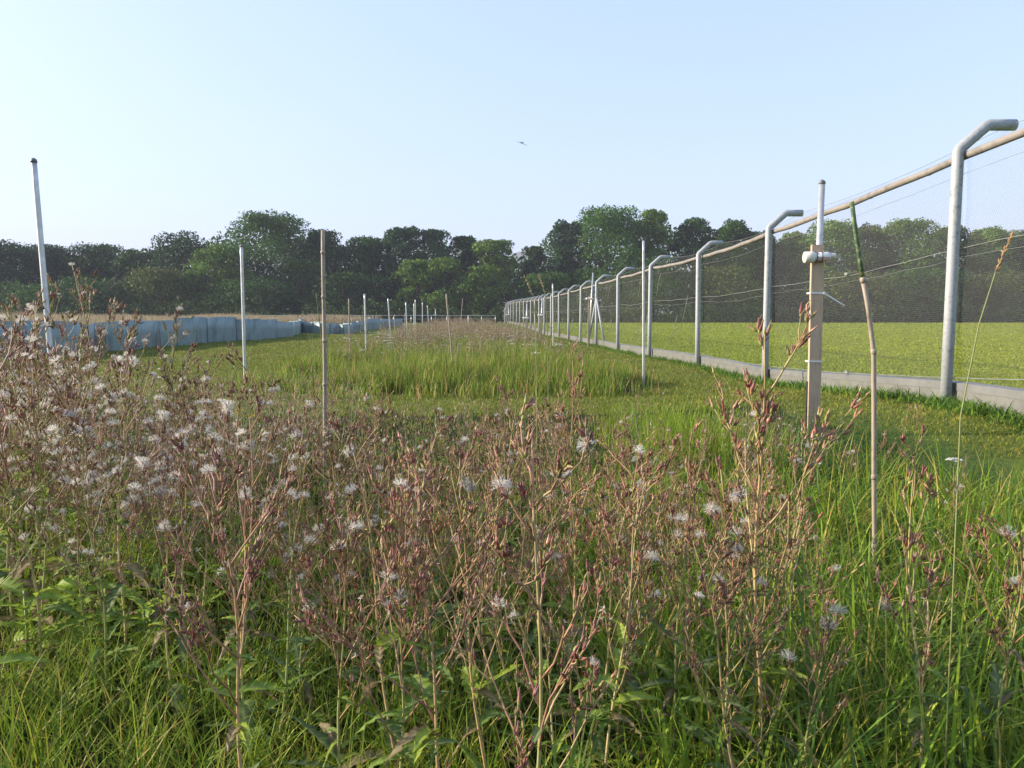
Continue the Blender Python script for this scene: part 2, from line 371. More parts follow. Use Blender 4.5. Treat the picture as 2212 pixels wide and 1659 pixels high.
# coarse grass to the right
c = wedge(480, 1.5, 5.4, 1.3, lambda y: (0.30 + 0.02*y, 2.7), (1150, 2372)); xy = clump(c, 13, 0.06); n = len(xy)
hh = np.repeat(rng.uniform(0.24, 0.52, len(c)), 13)*rng.uniform(0.6, 1.15, n)
colr = pal(n, [G2, G1, BLUE, YG, TAN], [0.35, 0.22, 0.13, 0.18, 0.12])
parts.append(blades(P3(xy), hh, rng.uniform(0.005, 0.012, n), rng.uniform(0.1, 1.15, n)**1.2, colr, 6))
# mid-green clump beside the bed centre (x 1350-1500, y 850-1000)
c = wedge(80, 5.2, 7.0, 1.0, lambda y: (0.8, 1.8)); xy = clump(c, 22, 0.07); n = len(xy)
parts.append(blades(P3(xy), rng.uniform(0.25, 0.55, n), rng.uniform(0.005, 0.008, n), rng.uniform(0.05, 0.5, n), pal(n, [G2, G2, YG]), 4))
blade_obj('bed_grass', parts, M_grass, 'long green grass growing thickly between the weeds of the near bed', 'grass')

# feathery yarrow leaves at the right edge of the bed
c = wedge(900, 4.6, 7.2, 1.0, lambda y: (1.7, 3.2)); n0 = len(c); k = 1
hh = rng.uniform(0.22, 0.42, n0); yw = rng.uniform(0, 6.28, n0); bd = rng.uniform(0.1, 0.6, n0); Ls = []
for s in np.linspace(0.2, 1, 14):
    d = np.stack([np.cos(yw), np.sin(yw), np.zeros(n0)], 1); root = P3(c) + d*(hh*bd*s**2)[:, None]; root[:, 2] += hh*(s-0.35*bd*s**2)
    for sg in (-1, 1):
        nn = n0; Ls.append(blades(root, np.full(nn, 0.035)*(1.25-s), np.full(nn, 0.006), np.full(nn, 1.6), pal(nn, [(0.045, 0.12, 0.035), (0.06, 0.14, 0.04)]), 1, yaw=yw+sg*1.4))
blade_obj('yarrow_leaves', Ls, M_grass, 'feathery dark green yarrow leaves at the right edge of the near bed', 'ground cover')

# mown lawn
def lim_lawn(y): return (-60, fx(y)-0.02)
xy = wedge(190000, 6.0, 60, 1.62, lim_lawn)
inb = ((xy[:, 1] < 9.2) & (xy[:, 0] < 3.0) & (xy[:, 0] > -5.4))
xy = xy[~inb]; n = len(xy); Z = xy[:, 1]
parts = [blades(P3(xy), rng.uniform(0.02, 0.05, n)*(1+Z*0.012), 0.0028+0.0009*Z*rng.uniform(0.5, 1.2, n), rng.uniform(0.3, 1.4, n), pal(n, [(0.135, 0.18, 0.03), (0.17, 0.215, 0.04), (0.21, 0.22, 0.06), (0.29, 0.25, 0.11)], [0.45, 0.33, 0.14, 0.08]), 2)]
blade_obj('mown_grass', parts, M_lawn, 'short mown grass of the paths between beds and fence', 'grass')
# field crop
xy = wedge(150000, 5.5, 116, 1.75, lambda y: (fx(y)+0.3, 300)); n = len(xy); Z = xy[:, 1]
parts = [blades(P3(xy), rng.uniform(0.03, 0.07, n)*(1+Z*0.010), 0.004+0.0010*Z*rng.uniform(0.5, 1.3, n), rng.uniform(0.3, 1.3, n), pal(n, [(0.17, 0.235, 0.03), (0.20, 0.265, 0.035), (0.15, 0.21, 0.028), (0.25, 0.25, 0.07)], [0.42, 0.35, 0.15, 0.08]), 2)]
blade_obj('field_crop', parts, M_lawn, 'low bright green crop covering the field beyond the net fence', 'crop')
# weeds along the kerb foot
c = []
for _ in range(750):
    y = 5.5 + 50*random.random()**1.8; c.append((fx(y) - 0.05 - abs(random.gauss(0, 0.16)), y))
c = np.array(c); xy = clump(c, 16, 0.05); n = len(xy)
parts = [blades(P3(xy), np.repeat(rng.uniform(0.03, 0.20, len(c)), 16)*rng.uniform(0.6, 1.2, n), rng.uniform(0.008, 0.02, n), rng.uniform(0.3, 1.3, n), pal(n, [(0.08, 0.16, 0.03), (0.11, 0.2, 0.035), (0.05, 0.12, 0.03)]), 3)]
blade_obj('kerb_weeds', parts, M_lawn, 'leafy green weeds growing along the foot of the grey kerb', 'weeds')

# second bed: lush grass in front, reddish seeding weeds behind
def bed_far_loose(y):
    a, b = bed_far(y); return (a-0.35+0.5*math.sin(y*2.3), b+0.5*math.sin(y*1.9))
c = np.concatenate([wedge(3000, 12.5, 95, 1.45, bed_far_loose), wedge(70, 11.4, 13.0, 1.5, bed_far)]); xy = clump(c, 26, 0.12); n = len(xy); Z = xy[:, 1]
nz = 0.5+0.5*np.sin(c[:, 0]*1.7+2*np.sin(c[:, 1]*0.8))*np.sin(c[:, 1]*1.1+1.3*np.sin(c[:, 0]*0.9)); hh = np.repeat(rng.uniform(0.16, 0.36, len(c))+0.26*nz*np.clip((c[:, 1]-11.6)/1.5, 0.25, 1) + 0.22*np.exp(-((c[:, 0]-0.4)**2/2.2+(c[:, 1]-14.5)**2/5)), 26)*rng.uniform(0.6, 1.2, n)
parts = [blades(P3(xy), hh, 0.005+0.0006*Z, rng.uniform(0.05, 0.6, n), pal(n, [(0.12, 0.20, 0.035), (0.165, 0.245, 0.045), (0.085, 0.145, 0.03), (0.33, 0.30, 0.12), (0.27, 0.17, 0.12)], [0.36, 0.28, 0.2, 0.09, 0.07]), 3)]
blade_obj('second_bed_grass', parts, M_grass, 'lush light green grass filling the front of the second bed', 'grass')
def weeds_mass(c, per, hmin, hmax, name, label, wscale=1.0, redshift=0.0):
    """thin branching brown stems with many small buds"""
    n0 = len(c); hh = rng.uniform(hmin, hmax, n0); Ls = []
    base = P3(c); yw = rng.uniform(0, 6.28, n0)
    Ls.append(blades(base, hh, 0.004+0.0005*c[:, 1], rng.uniform(0, 0.25, n0), pal(n0, [(0.28, 0.22, 0.12), (0.2, 0.18, 0.08)]), 2))
    for _ in range(per):
        t = rng.uniform(0.45, 1.0, n0); off = rng.normal(0, 0.10, (n0, 2))*(1.35-t)[:, None]*1.3
        p = base + np.stack([off[:, 0], off[:, 1], hh*t], 1); Z = c[:, 1]
        Ls.append(blades(p, rng.uniform(0.02, 0.045, n0)*wscale, (0.006+0.00055*Z)*rng.uniform(0.6, 1.3, n0)*wscale, rng.uniform(0, 0.5, n0),
                         pal(n0, [(0.24, 0.14, 0.11), (0.33, 0.22, 0.16), (0.17, 0.13, 0.06), (0.5, 0.45, 0.40), (0.16, 0.2, 0.06)], [0.3, 0.27, 0.18, 0.1, 0.15]), 1))
    for _ in range(max(3, per//6)):
        t = rng.uniform(0.05, 0.55, n0); p = base + np.stack([0*t, 0*t, hh*t], 1)
        Ls.append(blades(p, rng.uniform(0.05, 0.12, n0), 0.010+0.0006*c[:, 1], rng.uniform(0.6, 1.5, n0), pal(n0, [(0.08, 0.14, 0.03), (0.12, 0.17, 0.04)]), 2))
    return blade_obj(name, Ls, M_dry, label, 'weeds')
c = np.concatenate([wedge(2100, 28, 100, 1.3, bed_far), wedge(420, 17, 34, 1.0, bed_far)])
nzw = np.sin(c[:, 0]*0.9+c[:, 1]*0.21)+np.sin(c[:, 1]*0.37+1.0)+rng.normal(0, 0.7, len(c)); c = c[nzw > -0.75]
weeds_mass(c, 30, 0.45, 1.12, 'seeding_weeds', 'reddish brown seeding weeds crowded in the far part of the second bed')
# dry grass behind the sheet barrier
BX = [(-220, 800), (-60, 789), (0, 783), (100, 773), (200, 764), (300, 755), (384, 747), (450, 741), (512, 737), (540, 735), (567, 734), (600, 731), (636, 724), (658, 718)]
barr = [ground_at(*p) for p in BX]
BX2 = [(660, 717), (690, 721), (712, 722), (741, 722), (760, 719), (778, 715), (797, 711), (825, 708.5), (845, 706.5), (866, 704)]
barr2 = [ground_at(*p) for p in BX2]
bl = sorted([(p.y, p.x) for p in barr if p.y < 49] + [(50.5, -15.2), (64, -18.8), (80, -22.5), (84, -17.5), (100, -18.5), (116, -17)])
def behind(y): return (-200, float(np.interp(y, [b[0] for b in bl], [b[1] for b in bl])) - 0.3)
c = wedge(5200, 17, 112, 1.35, behind, (-300, 900)); xy = clump(c, 24, 0.22); n = len(xy); Z = xy[:, 1]
lm = np.array([behind(q)[1] for q in Z]); k = xy[:, 0] < lm; xy = xy[k]; Z = Z[k]; n = len(xy)
parts = [blades(P3(xy), rng.uniform(0.7, 1.4, n)+0.25*np.sin(xy[:, 0]*0.5+Z*0.2)*rng.uniform(0, 1, n)+0.22*(Z < 70), 0.006+0.0006*Z*rng.uniform(.6, 1.3, n), rng.uniform(0, 0.35, n), pal(n, [(0.36, 0.29, 0.18), (0.42, 0.35, 0.235), (0.29, 0.225, 0.14), (0.22, 0.22, 0.10), (0.31, 0.22, 0.165)], [0.35, 0.25, 0.2, 0.1, 0.1]), 3)]
blade_obj('dry_grass', parts, M_dry, 'tall straw coloured dry grass behind the blue-grey sheet barrier', 'grass')

# ---------------------------------------------------------------- trees
def tree(px, ytop, wpx, Z, colr, label, group, seed, dens=1.0, low=0.08):
    r = np.random.default_rng(seed)
    X = (px-W2/2)/FPX*Z; gy = g1(X, Z); top = CAMZ + (692-ytop-5)/FPX*Z; H = top-gy; Rw = wpx/2/FPX*Z*1.38
    t = thing('tree', label, 'tree', (X, Z, gy), 0, group)
    tb = MB(); lean = r.normal(0, 0.3, 2)
    tr = np.array([(lean[0]*s, lean[1]*s, H*0.8*s) for s in np.linspace(0, 1, 7)]); tb.tube(tr, np.linspace(0.035*H*0.5+0.1, 0.06, 7), 8)
    limbs = []
    for k in range(9):
        s = r.uniform(0.2, 0.75); a = r.uniform(0, 6.28); L = Rw*r.uniform(0.5, 0.85); p0 = np.array([lean[0]*s, lean[1]*s, H*0.8*s])
        P = np.array([p0 + np.array([math.cos(a)*L*q, math.sin(a)*L*q, L*0.75*q**0.8]) for q in (0, .35, .7, 1)]); tb.tube(P, [0.16, 0.12, 0.08, 0.03], 5)
    obj('trunk', tb.mesh('trunk', M_bark, True), t)
    nl = int(75*dens); cz0 = H*low; lob = []
    for k in range(nl):
        u = r.uniform(0, 1); z = cz0 + (H-cz0)*u**0.85
        q = (z-cz0)/(H-cz0); prof_r = Rw*(max(0.0, 1-max(0.0, (q-0.45)/0.62)**2.2)**0.5)*(0.75+0.25*min(1, q/0.3))
        a = r.uniform(0, 6.28); rr = prof_r*r.uniform(0.25, 0.78)
        lr = Rw*r.uniform(0.22, 0.40)*(1.05-0.3*q)
        zc = min(z, H-lr*0.75)
        lob.append((math.cos(a)*rr, math.sin(a)*rr*0.9, zc, lr))
    lob.append((r.normal(0, .3), 0, H-Rw*0.3, Rw*0.32))
    for k in range(9):
        a = r.uniform(0, 6.28); q = r.uniform(0.1, 0.62); lob.append((math.cos(a)*Rw*q, math.sin(a)*Rw*q, H*(1-0.30*q*q)-r.uniform(0.0, 0.05)*H + 0.2, Rw*r.uniform(0.07, 0.13)))
    nleaf = int(19000*dens*min(1.25, (H/18)))
    L = np.array(lob); wts = L[:, 3]**1.8; wts /= wts.sum(); idx = r.choice(len(L), nleaf, p=wts)
    v = r.normal(0, 1, (nleaf, 3)); v /= np.linalg.norm(v, axis=1)[:, None]; v[:, 2] = np.where(v[:, 2] < -0.45, -v[:, 2], v[:, 2])
    rad = L[idx, 3]*(0.45+0.7*r.uniform(0, 1, nleaf)**0.5)*(1+0.16*np.sin(v[:, 0]*7+idx)*np.sin(v[:, 2]*6+idx*2))
    c = L[idx, :3] + v*rad[:, None]*np.array([1, 1, 0.85])
    c[:, 2] = np.clip(c[:, 2], 0.2, None)
    nrm = v*0.75 + r.normal(0, 0.6, (nleaf, 3)); nrm /= np.linalg.norm(nrm, axis=1)[:, None]
    a = np.cross(nrm, r.normal(0, 1, (nleaf, 3))); a /= np.linalg.norm(a, axis=1)[:, None]; b = np.cross(nrm, a)
    s = (r.uniform(0.09, 0.24, nleaf)*(Z/150))[:, None]
    V = np.stack([c-a*s*1.2, c-b*s*0.75, c+a*s*1.2, c+b*s*0.75], 1).reshape(-1, 3)
    Q = np.arange(nleaf*4).reshape(-1, 4)
    C = np.array(colr)*(1+0.22*r.normal(0, 1, (len(L), 1))[idx]*0.6)*(1+r.normal(0, 0.16, (nleaf, 1))); C = np.repeat(np.clip(C, .008, .5), 4, 0)
    obj('crown', make_mesh('crown', V, [Q], M_tree, C), t)
    return t
DG, MG, LG, OL, BG = (0.036, 0.085, 0.019), (0.056, 0.122, 0.022), (0.105, 0.18, 0.028), (0.085, 0.110, 0.028), (0.032, 0.078, 0.027)
WOOD = 'trees of the wood behind the field'
TR = [ # px, ytop, width, Z, colour, label
 (-90, 522, 150, 140, DG, 'dark tree just outside the wood edge at far left'),
 (15, 524, 150, 142, DG, 'rounded dark tree of the wood behind the leftmost pole, at the far left edge'),
 (110, 532, 130, 146, BG, 'low dark tree just right of the leftmost metal pole top'),
 (215, 529, 150, 148, DG, 'broad low dark tree above the tall white-tufted weed'),
 (310, 540, 120, 144, DG, 'dark low tree left of the rounded grey-green one'),
 (402, 506, 150, 142, BG, 'rounded grey-green tree with thin leafy top, left of the tall dark one'),
 (352, 578, 120, 134, OL, 'brownish olive bushy tree at the edge of the wood, in front of the rounded tree'),
 (478, 530, 110, 136, LG, 'light green tree leaning out left of the tall dark tree'),
 (580, 464, 175, 140, MG, 'tallest dark tree of the left wood with gaps in its crown'),
 (695, 499, 120, 144, DG, 'dark round-topped tree behind the upright bamboo cane'),
 (650, 560, 110, 136, MG, 'mid green tree low in front, left of the bamboo cane'),
 (785, 514, 130, 142, DG, 'broad even-topped dark tree right of the bamboo cane'),
 (868, 491, 86, 140, BG, 'slender dark tree with ragged twin top in the middle of the wood'),
 (938, 497, 84, 142, BG, 'loose feathery tree top just right of the ragged twin top'),
 (1003, 511, 74, 144, DG, 'narrow dark tree between the feathery top and the yellowish tree'),
 (900, 560, 80, 133, LG, 'small light green tree in front at the wood edge, leftmost of the three light ones'),
 (962, 556, 84, 132, LG, 'middle one of the three light green trees in front at the wood edge'),
 (1046, 572, 86, 131, LG, 'small bushy light green tree in front, rightmost of the three light ones'),
 (1068, 518, 90, 139, LG, 'yellowish green tree rising just left of the notch with the blue hill'),
 (1150, 531, 60, 146, BG, 'small bluish tree right of the notch with the blue hill'),
 (1225, 478, 90, 142, BG, 'left shoulder tree of the tall clump behind the net fence'),
 (1310, 452, 150, 138, MG, 'tall broad dark tree forming the highest clump left of the fence arms'),
 (1405, 455, 90, 141, LG, 'loose lighter tree on the right side of the highest clump'),
 (1495, 474, 95, 142, MG, 'green tree right of the highest clump, behind the thin grey pole'),
 (1570, 478, 95, 140, MG, 'green tree whose top shows just above the net between two fence arms'),
 (1640, 500, 90, 143, DG, 'dark tree seen behind the second nearest fence post'),
 (1705, 503, 90, 144, LG, 'small green tree left of the wooden stake, seen through the net'),
 (1790, 480, 130, 139, LG, 'rounded green tree right of the wooden stake with the white bottle'),
 (1870, 488, 100, 142, OL, 'olive tree behind the near bamboo cane, seen through the net'),
 (1955, 477, 140, 138, LG, 'highest tree seen through the net between cane and nearest fence post'),
 (2050, 492, 110, 142, OL, 'olive tree directly behind the nearest fence post'),
 (2130, 494, 110, 140, LG, 'green tree seen through the net just right of the nearest post'),
 (2215, 500, 120, 142, DG, 'dark tree seen through the net at the right edge'),
 (2320, 498, 150, 142, MG, 'green tree just beyond the right edge of the wood view'),
 (1180, 590, 120, 131, MG, 'low green tree behind the far end of the net fence'),
 (1400, 560, 160, 131, DG, 'low spreading dark tree at the wood edge behind the thin grey pole'),
 (1560, 575, 150, 131, OL, 'low olive tree at the wood edge seen through the middle of the net'),
 (1830, 590, 170, 130, OL, 'low brownish tree at the wood edge between stake and cane'),
 (2000, 580, 160, 131, MG, 'low dark tree at the wood edge left of the nearest post'),
 (2150, 590, 170, 131, OL, 'low olive tree at the wood edge right of the nearest post'),
 (760, 590, 140, 132, DG, 'low dark tree at the wood edge right of the bamboo cane'),
 (540, 600, 140, 131, MG, 'low green tree at the wood edge behind the thin metal pole'),
 (210, 600, 150, 131, DG, 'low dark tree at the wood edge beneath the tall white-tufted weed'),
 (60, 610, 150, 131, MG, 'low green tree at the wood edge behind the leftmost pole'),
]
for i, (px, yt, wd, Z, c, lab) in enumerate(TR):
    tree(px, yt, wd, Z, c, lab, WOOD, 100+i, dens=1.0 if yt < 550 else 0.8)
# deep wood: one mass of foliage behind the edge
r_ = rng; n = 120000
xp = r_.uniform(-350, 2560, n); Z = r_.uniform(143, 175, n)
pt = np.min([q[1] + 9 + 30*(np.abs(xp-q[0])/(q[2]*0.62))**2.2 for q in TR], axis=0); pt = np.minimum(pt, np.where(np.abs(xp-1130) < 28, 556, 536 + 6*np.sin(xp*0.05)))
x = (xp-W2/2)/FPX*Z; g = gz(x, Z); tz = CAMZ + (692-pt)/FPX*145 - 0.5*np.abs(np.sin(x*0.9+Z*0.3)); zz = g + (tz-g)*r_.uniform(0, 1, n)**0.7
c = np.stack([x, Z, zz], 1); nrm = r_.normal(0, 1, (n, 3)); nrm[:, 1] -= 0.6; nrm /= np.linalg.norm(nrm, axis=1)[:, None]
a = np.cross(nrm, r_.normal(0, 1, (n, 3))); a /= np.linalg.norm(a, axis=1)[:, None]; b = np.cross(nrm, a); s = r_.uniform(0.14, 0.34, n)[:, None]
V = np.stack([c-a*s*1.2, c-b*s*0.8, c+a*s*1.2, c+b*s*0.8], 1).reshape(-1, 3)
C = np.repeat(pal(n, [DG, BG, MG], None, 0.2), 4, 0)
obj('woods', make_mesh('woods', V, [np.arange(n*4).reshape(-1, 4)], M_tree, np.clip(C, .005, .4)), label='dark depth of the wood filling in behind the edge trees', category='woods', kind='stuff')
# undergrowth along wood edge
n = 46000
xp = r_.uniform(-350, 2560, n); Z = r_.uniform(124, 132, n); x = (xp-W2/2)/FPX*Z; g = gz(x, Z)
ht = 2.6 + 0.7*np.sin(x*0.21) + 0.6*np.sin(x*0.63+2) + 0.5*np.sin(x*1.9); zz = g + ht*r_.uniform(0, 1, n)**0.9
c = np.stack([x, Z, zz], 1); nrm = r_.normal(0, 1, (n, 3)); nrm[:, 1] -= 0.5; nrm /= np.linalg.norm(nrm, axis=1)[:, None]
a = np.cross(nrm, r_.normal(0, 1, (n, 3))); a /= np.linalg.norm(a, axis=1)[:, None]; b = np.cross(nrm, a); s = r_.uniform(0.1, 0.26, n)[:, None]
V = np.stack([c-a*s*1.2, c-b*s*0.8, c+a*s*1.2, c+b*s*0.8], 1).reshape(-1, 3)
obj('undergrowth', make_mesh('undergrowth', V, [np.arange(n*4).reshape(-1, 4)], M_tree, np.clip(np.repeat(pal(n, [DG, BG, DG, OL], None, 0.2), 4, 0)*0.85, .005, .4)), label='dark bushes massed along the foot of the wood', category='undergrowth', kind='stuff')

# ---------------------------------------------------------------- net fence with cranked posts
BEND = 2.8
fence = thing('net_fence', 'tall fence of cranked galvanised posts and hexagonal wire net receding along the field', 'fence', (posts[0][0], posts[0][1], 0))
FO = np.array([posts[0][0], posts[0][1], 0.0])
def fpart(name, me):
    o = obj(name, me, fence); return o
heads = []
pr = 0.061
def post_mesh(): 
    mb = MB()
    P = [(0, 0, -0.3), (0, 0, 1.0), (0, 0, BEND-0.015), (0.014, 0, BEND+0.013), (0.15, 0, BEND+0.135), (0.286, 0, BEND+0.257), (0.315, 0, BEND+0.27), (0.45, 0, BEND+0.27), (0.60, 0, BEND+0.27)]
    mb.tube(P, pr, 14, cap=True); return mb.mesh('post', M_galv, True)
pm = post_mesh()
hd = []
for i, (x, y) in enumerate(posts):
    g = g1(x, y); bz = 0.0
    if i >= 22: g = CAMZ + (692 - (664 + (690-664)*((i-21)/6)**1.3))/FPX*y - BEND
    o = obj('post', pm, fence); o.location = (x-FO[0], y-FO[1], g); o.rotation_euler = (0, random.uniform(-.008, .008), random.uniform(-.03, .03))
    hd.append((x, y, g))
hd0 = np.array([(5.3, 2.6, 0.62)] + hd)
def fence_pt(y, h, dx=0.0):
    """point on the fence at distance y, h above post foot"""
    x = np.interp(y, hd0[:, 1], hd0[:, 0]); g = np.interp(y, hd0[:, 1], hd0[:, 2]); return np.array([x+dx, y, g+h]) - FO
# wooden rail under the bends, sagging a little in each bay
mb = MB(); P = []; rr = []
for i in range(len(hd0)-1):
    y0, y1 = hd0[i, 1], hd0[i+1, 1]
    for s in np.arange(0, 1, 0.125 if i < 6 else 0.25):
        y = y0+(y1-y0)*s; sag = 0.035*math.sin(math.pi*s) if i < 9 else 0.03*math.sin(math.pi*s)
        P.append(fence_pt(y, BEND-0.06-sag + 0.007*math.sin(y*3.1), 0.105 + 0.007*math.sin(y*2.3))); rr.append(0.042*(1+0.06*math.sin(y*5)))
P.append(fence_pt(hd0[-1, 1], BEND-0.06, 0.105)); rr.append(0.037)
mb.tube(P, rr, 9); fpart('top_rail', mb.mesh('top_rail', M_rail, True))
# bamboo-like nodes on rail
for y in np.arange(5.2, 31, 0.83):
    mb = MB()
    a = fence_pt(y, 0); i = max(0, min(len(P)-1, int(np.argmin([abs((q+FO)[1]-y) for q in P])))); q = P[i]
    mb.tube([q+np.array([0, -0.012, 0]), q+np.array([0, 0.012, 0])], 0.0445, 9)
    fpart('rail_binding', mb.mesh('rail_binding', M_rail, True))
def wire(h, dx, sag, r, jit=0.0, name='wire', y0=2.6, y1=142):
    mb = MB(); P = []
    for i in range(len(hd0)-1):
        a, b = hd0[i, 1], hd0[i+1, 1]; ph = random.uniform(0.6, 1.3)
        for s in np.arange(0, 1, 0.1 if i < 7 else 0.34):
            y = a+(b-a)*s; P.append(fence_pt(y, h - sag*ph*math.sin(math.pi*s) + random.uniform(-jit, jit), dx))
    rad = [r*(1+0.02*max(0, (p[1]+FO[1])-10)) for p in P]
    mb.tube(P, rad, 5); fpart(name, mb.mesh(name, M_wire, True))
wire(BEND+0.275, 0.59, 0.13, 0.0032, 0.003)
wire(1.74, 0.09, 0.05, 0.0042, 0.012, 'seam_wire')
wire(1.63, 0.10, 0.06, 0.0022, 0.014, 'seam_wire')
wire(0.30, 0.06, 0.03, 0.0045, 0.004, 'ground_wire')
wire(2.55, 0.10, 0.06, 0.0022, 0.006)
# strainers on the wires in the nearest bays
for y, h in ((11.6, 1.70), (11.5, 0.28), (7.3, 0.29)):
    mb = MB(); q = fence_pt(y, h, 0.075); mb.box(q-[0.02, 0.045, 0.022], q+[0.02, 0.045, 0.022], bev=0.008)
    fpart('wire_strainer', mb.mesh('wire_strainer', M_wire))
# net panels, a slightly rippled sheet in each bay, plus the sloping skirt up to the arm tips
for i in range(len(hd0)-1):
    y0, y1 = hd0[i, 1], hd0[i+1, 1]; nu, nv = (26, 22) if i < 6 else (8, 8)
    V = []; U = []; r = np.random.default_rng(i)
    ph = r.uniform(0, 6, 4)
    for a in range(nu+1):
        y = y0+(y1-y0)*a/nu
        for b in range(nv+1):
            h = 0.18 + (BEND-0.09-0.18)*b/nv; rip = 0.018*math.sin(y*3.3+ph[0])*math.sin(h*2.6+ph[1]) + 0.010*math.sin(y*8+ph[2]+h*3)
            if b == nv: h -= 0.05*math.sin(math.pi*a/nu)
            V.append(fence_pt(y, h, 0.115+rip)); U.append((y, h))
    Q = [(a*(nv+1)+b, (a+1)*(nv+1)+b, (a+1)*(nv+1)+b+1, a*(nv+1)+b+1) for a in range(nu) for b in range(nv)]
    mt = M_net if i < 2 else (M_net2 if i < 4 else M_net3)
    fpart('net_panel', make_mesh('net_panel', V, [np.array(Q)], mt, smooth=True, uv=U))
    V = []; U = []
    for a in range(nu+1):
        y = y0+(y1-y0)*a/nu; sg = 0.20*math.sin(math.pi*a/nu)
        for b in range(5):
            s = b/4; V.append(fence_pt(y, BEND-0.02 + 0.275*s - 0.05*math.sin(math.pi*s) - sg*s*0.6 + 0.012*math.sin(y*6+b), 0.12+0.47*s)); U.append((y, 3+0.6*s))
    Q = [(a*5+b, (a+1)*5+b, (a+1)*5+b+1, a*5+b+1) for a in range(nu) for b in range(4)]
    fpart('net_skirt', make_mesh('net_skirt', V, [np.array(Q)], M_net2, smooth=True, uv=U))
# pale strained folds of the doubled net in the middle bays
for i in range(3, 10):
    y0, y1 = hd0[i, 1], hd0[i+1, 1]; rq = random.Random(i)
    for k in range(4):
        ya = y0+(y1-y0)*rq.uniform(0.05, 0.9); mb = MB(); dl = rq.uniform(0.2, 0.9); h0 = rq.choice((0.45, 0.9, 1.75))
        mb.tube([fence_pt(ya+dl*q, h0+rq.uniform(0.8, 0.95)*(1-q)*min(1, (2.7-h0)), 0.095) for q in (0, 0.35, 0.7, 1)], [0.002, 0.006, 0.007, 0.003], 4)
        fpart('net_fold', mb.mesh('net_fold', M_wire, True))
# slanting braces at the sixth post
x6, y6, g6 = hd[5]
for (tx, ty) in ((0.33, -0.7), (-0.25, 1.3)):
    mb = MB(); mb.tube([np.array([x6, y6, g6+2.15])-FO, np.array([x6+tx, y6+ty, g6-0.1])-FO], 0.045, 10); fpart('brace', mb.mesh('brace', M_galv, True))

# grey kerb at the fence foot
kerb = thing('kerb_wall', 'low light grey sheet kerb with darker folded top along the foot of the net fence', 'kerb', (posts[0][0], posts[0][1], 0))
ky = np.concatenate([np.arange(2.8, 16, 0.35), np.arange(16, 50, 1.0), np.arange(50, 118, 3)])
def strip(offs, wav, mat, name):
    V = []
    for y in ky:
        x = np.interp(y, hd0[:, 1], hd0[:, 0]); g = g1(x, y); wv = wav*math.sin(y*1.15)+wav*0.5*math.sin(y*2.9)
        for ox, oz in offs: V.append((x+ox+wv*0.5-FO[0], y-FO[1], g+oz+(wv*0.25 if oz > 0 else 0)))
    m = len(offs); Q = [(a*m+b, (a+1)*m+b, (a+1)*m+(b+1) % m, a*m+(b+1) % m) for a in range(len(ky)-1) for b in range(m)]
    obj(name, make_mesh(name, V, [np.array(Q)], mat, smooth=False), kerb)
strip([(0.085, -0.1), (0.085, 0.195), (0.135, 0.195), (0.135, -0.1)], 0.02, M_kerb, 'side')
strip([(0.078, 0.165), (0.078, 0.244), (0.084, 0.250), (0.20, 0.262), (0.20, 0.250), (0.083, 0.236), (0.082, 0.165)], 0.02, M_kerbcap, 'folded_top')

# low wire fence across the far end
ff = thing('wire_fence', 'low pale wire fence on thin posts crossing behind the beds at the wood edge', 'fence', (-20, 118, 0.6))
xs_ = [at(px, 690, 119).x for px in (506, 540, 575, 605, 640, 672, 705, 740, 775, 812, 850, 888, 932, 965, 1011, 1040, 1070)]
pmf = MB(); pmf.tube([(0, 0, -0.3), (0, 0, 1.12)], 0.05, 6); pmf = pmf.mesh('fence_post', M_tube, True)
for x in xs_:
    o = obj('post', pmf, ff); o.location = (x+20, 1, g1(x, 119)-0.6)
mb = MB(); 
for h in (1.12, 0.6):
    mb.tube([(x+20, 1, g1(x, 119)-0.6+h-0.02*(k % 2)) for k, x in enumerate(xs_)], 0.035 if h > 1 else 0.018, 5)
obj('wire', mb.mesh('fence_wire', M_tube, True), ff)

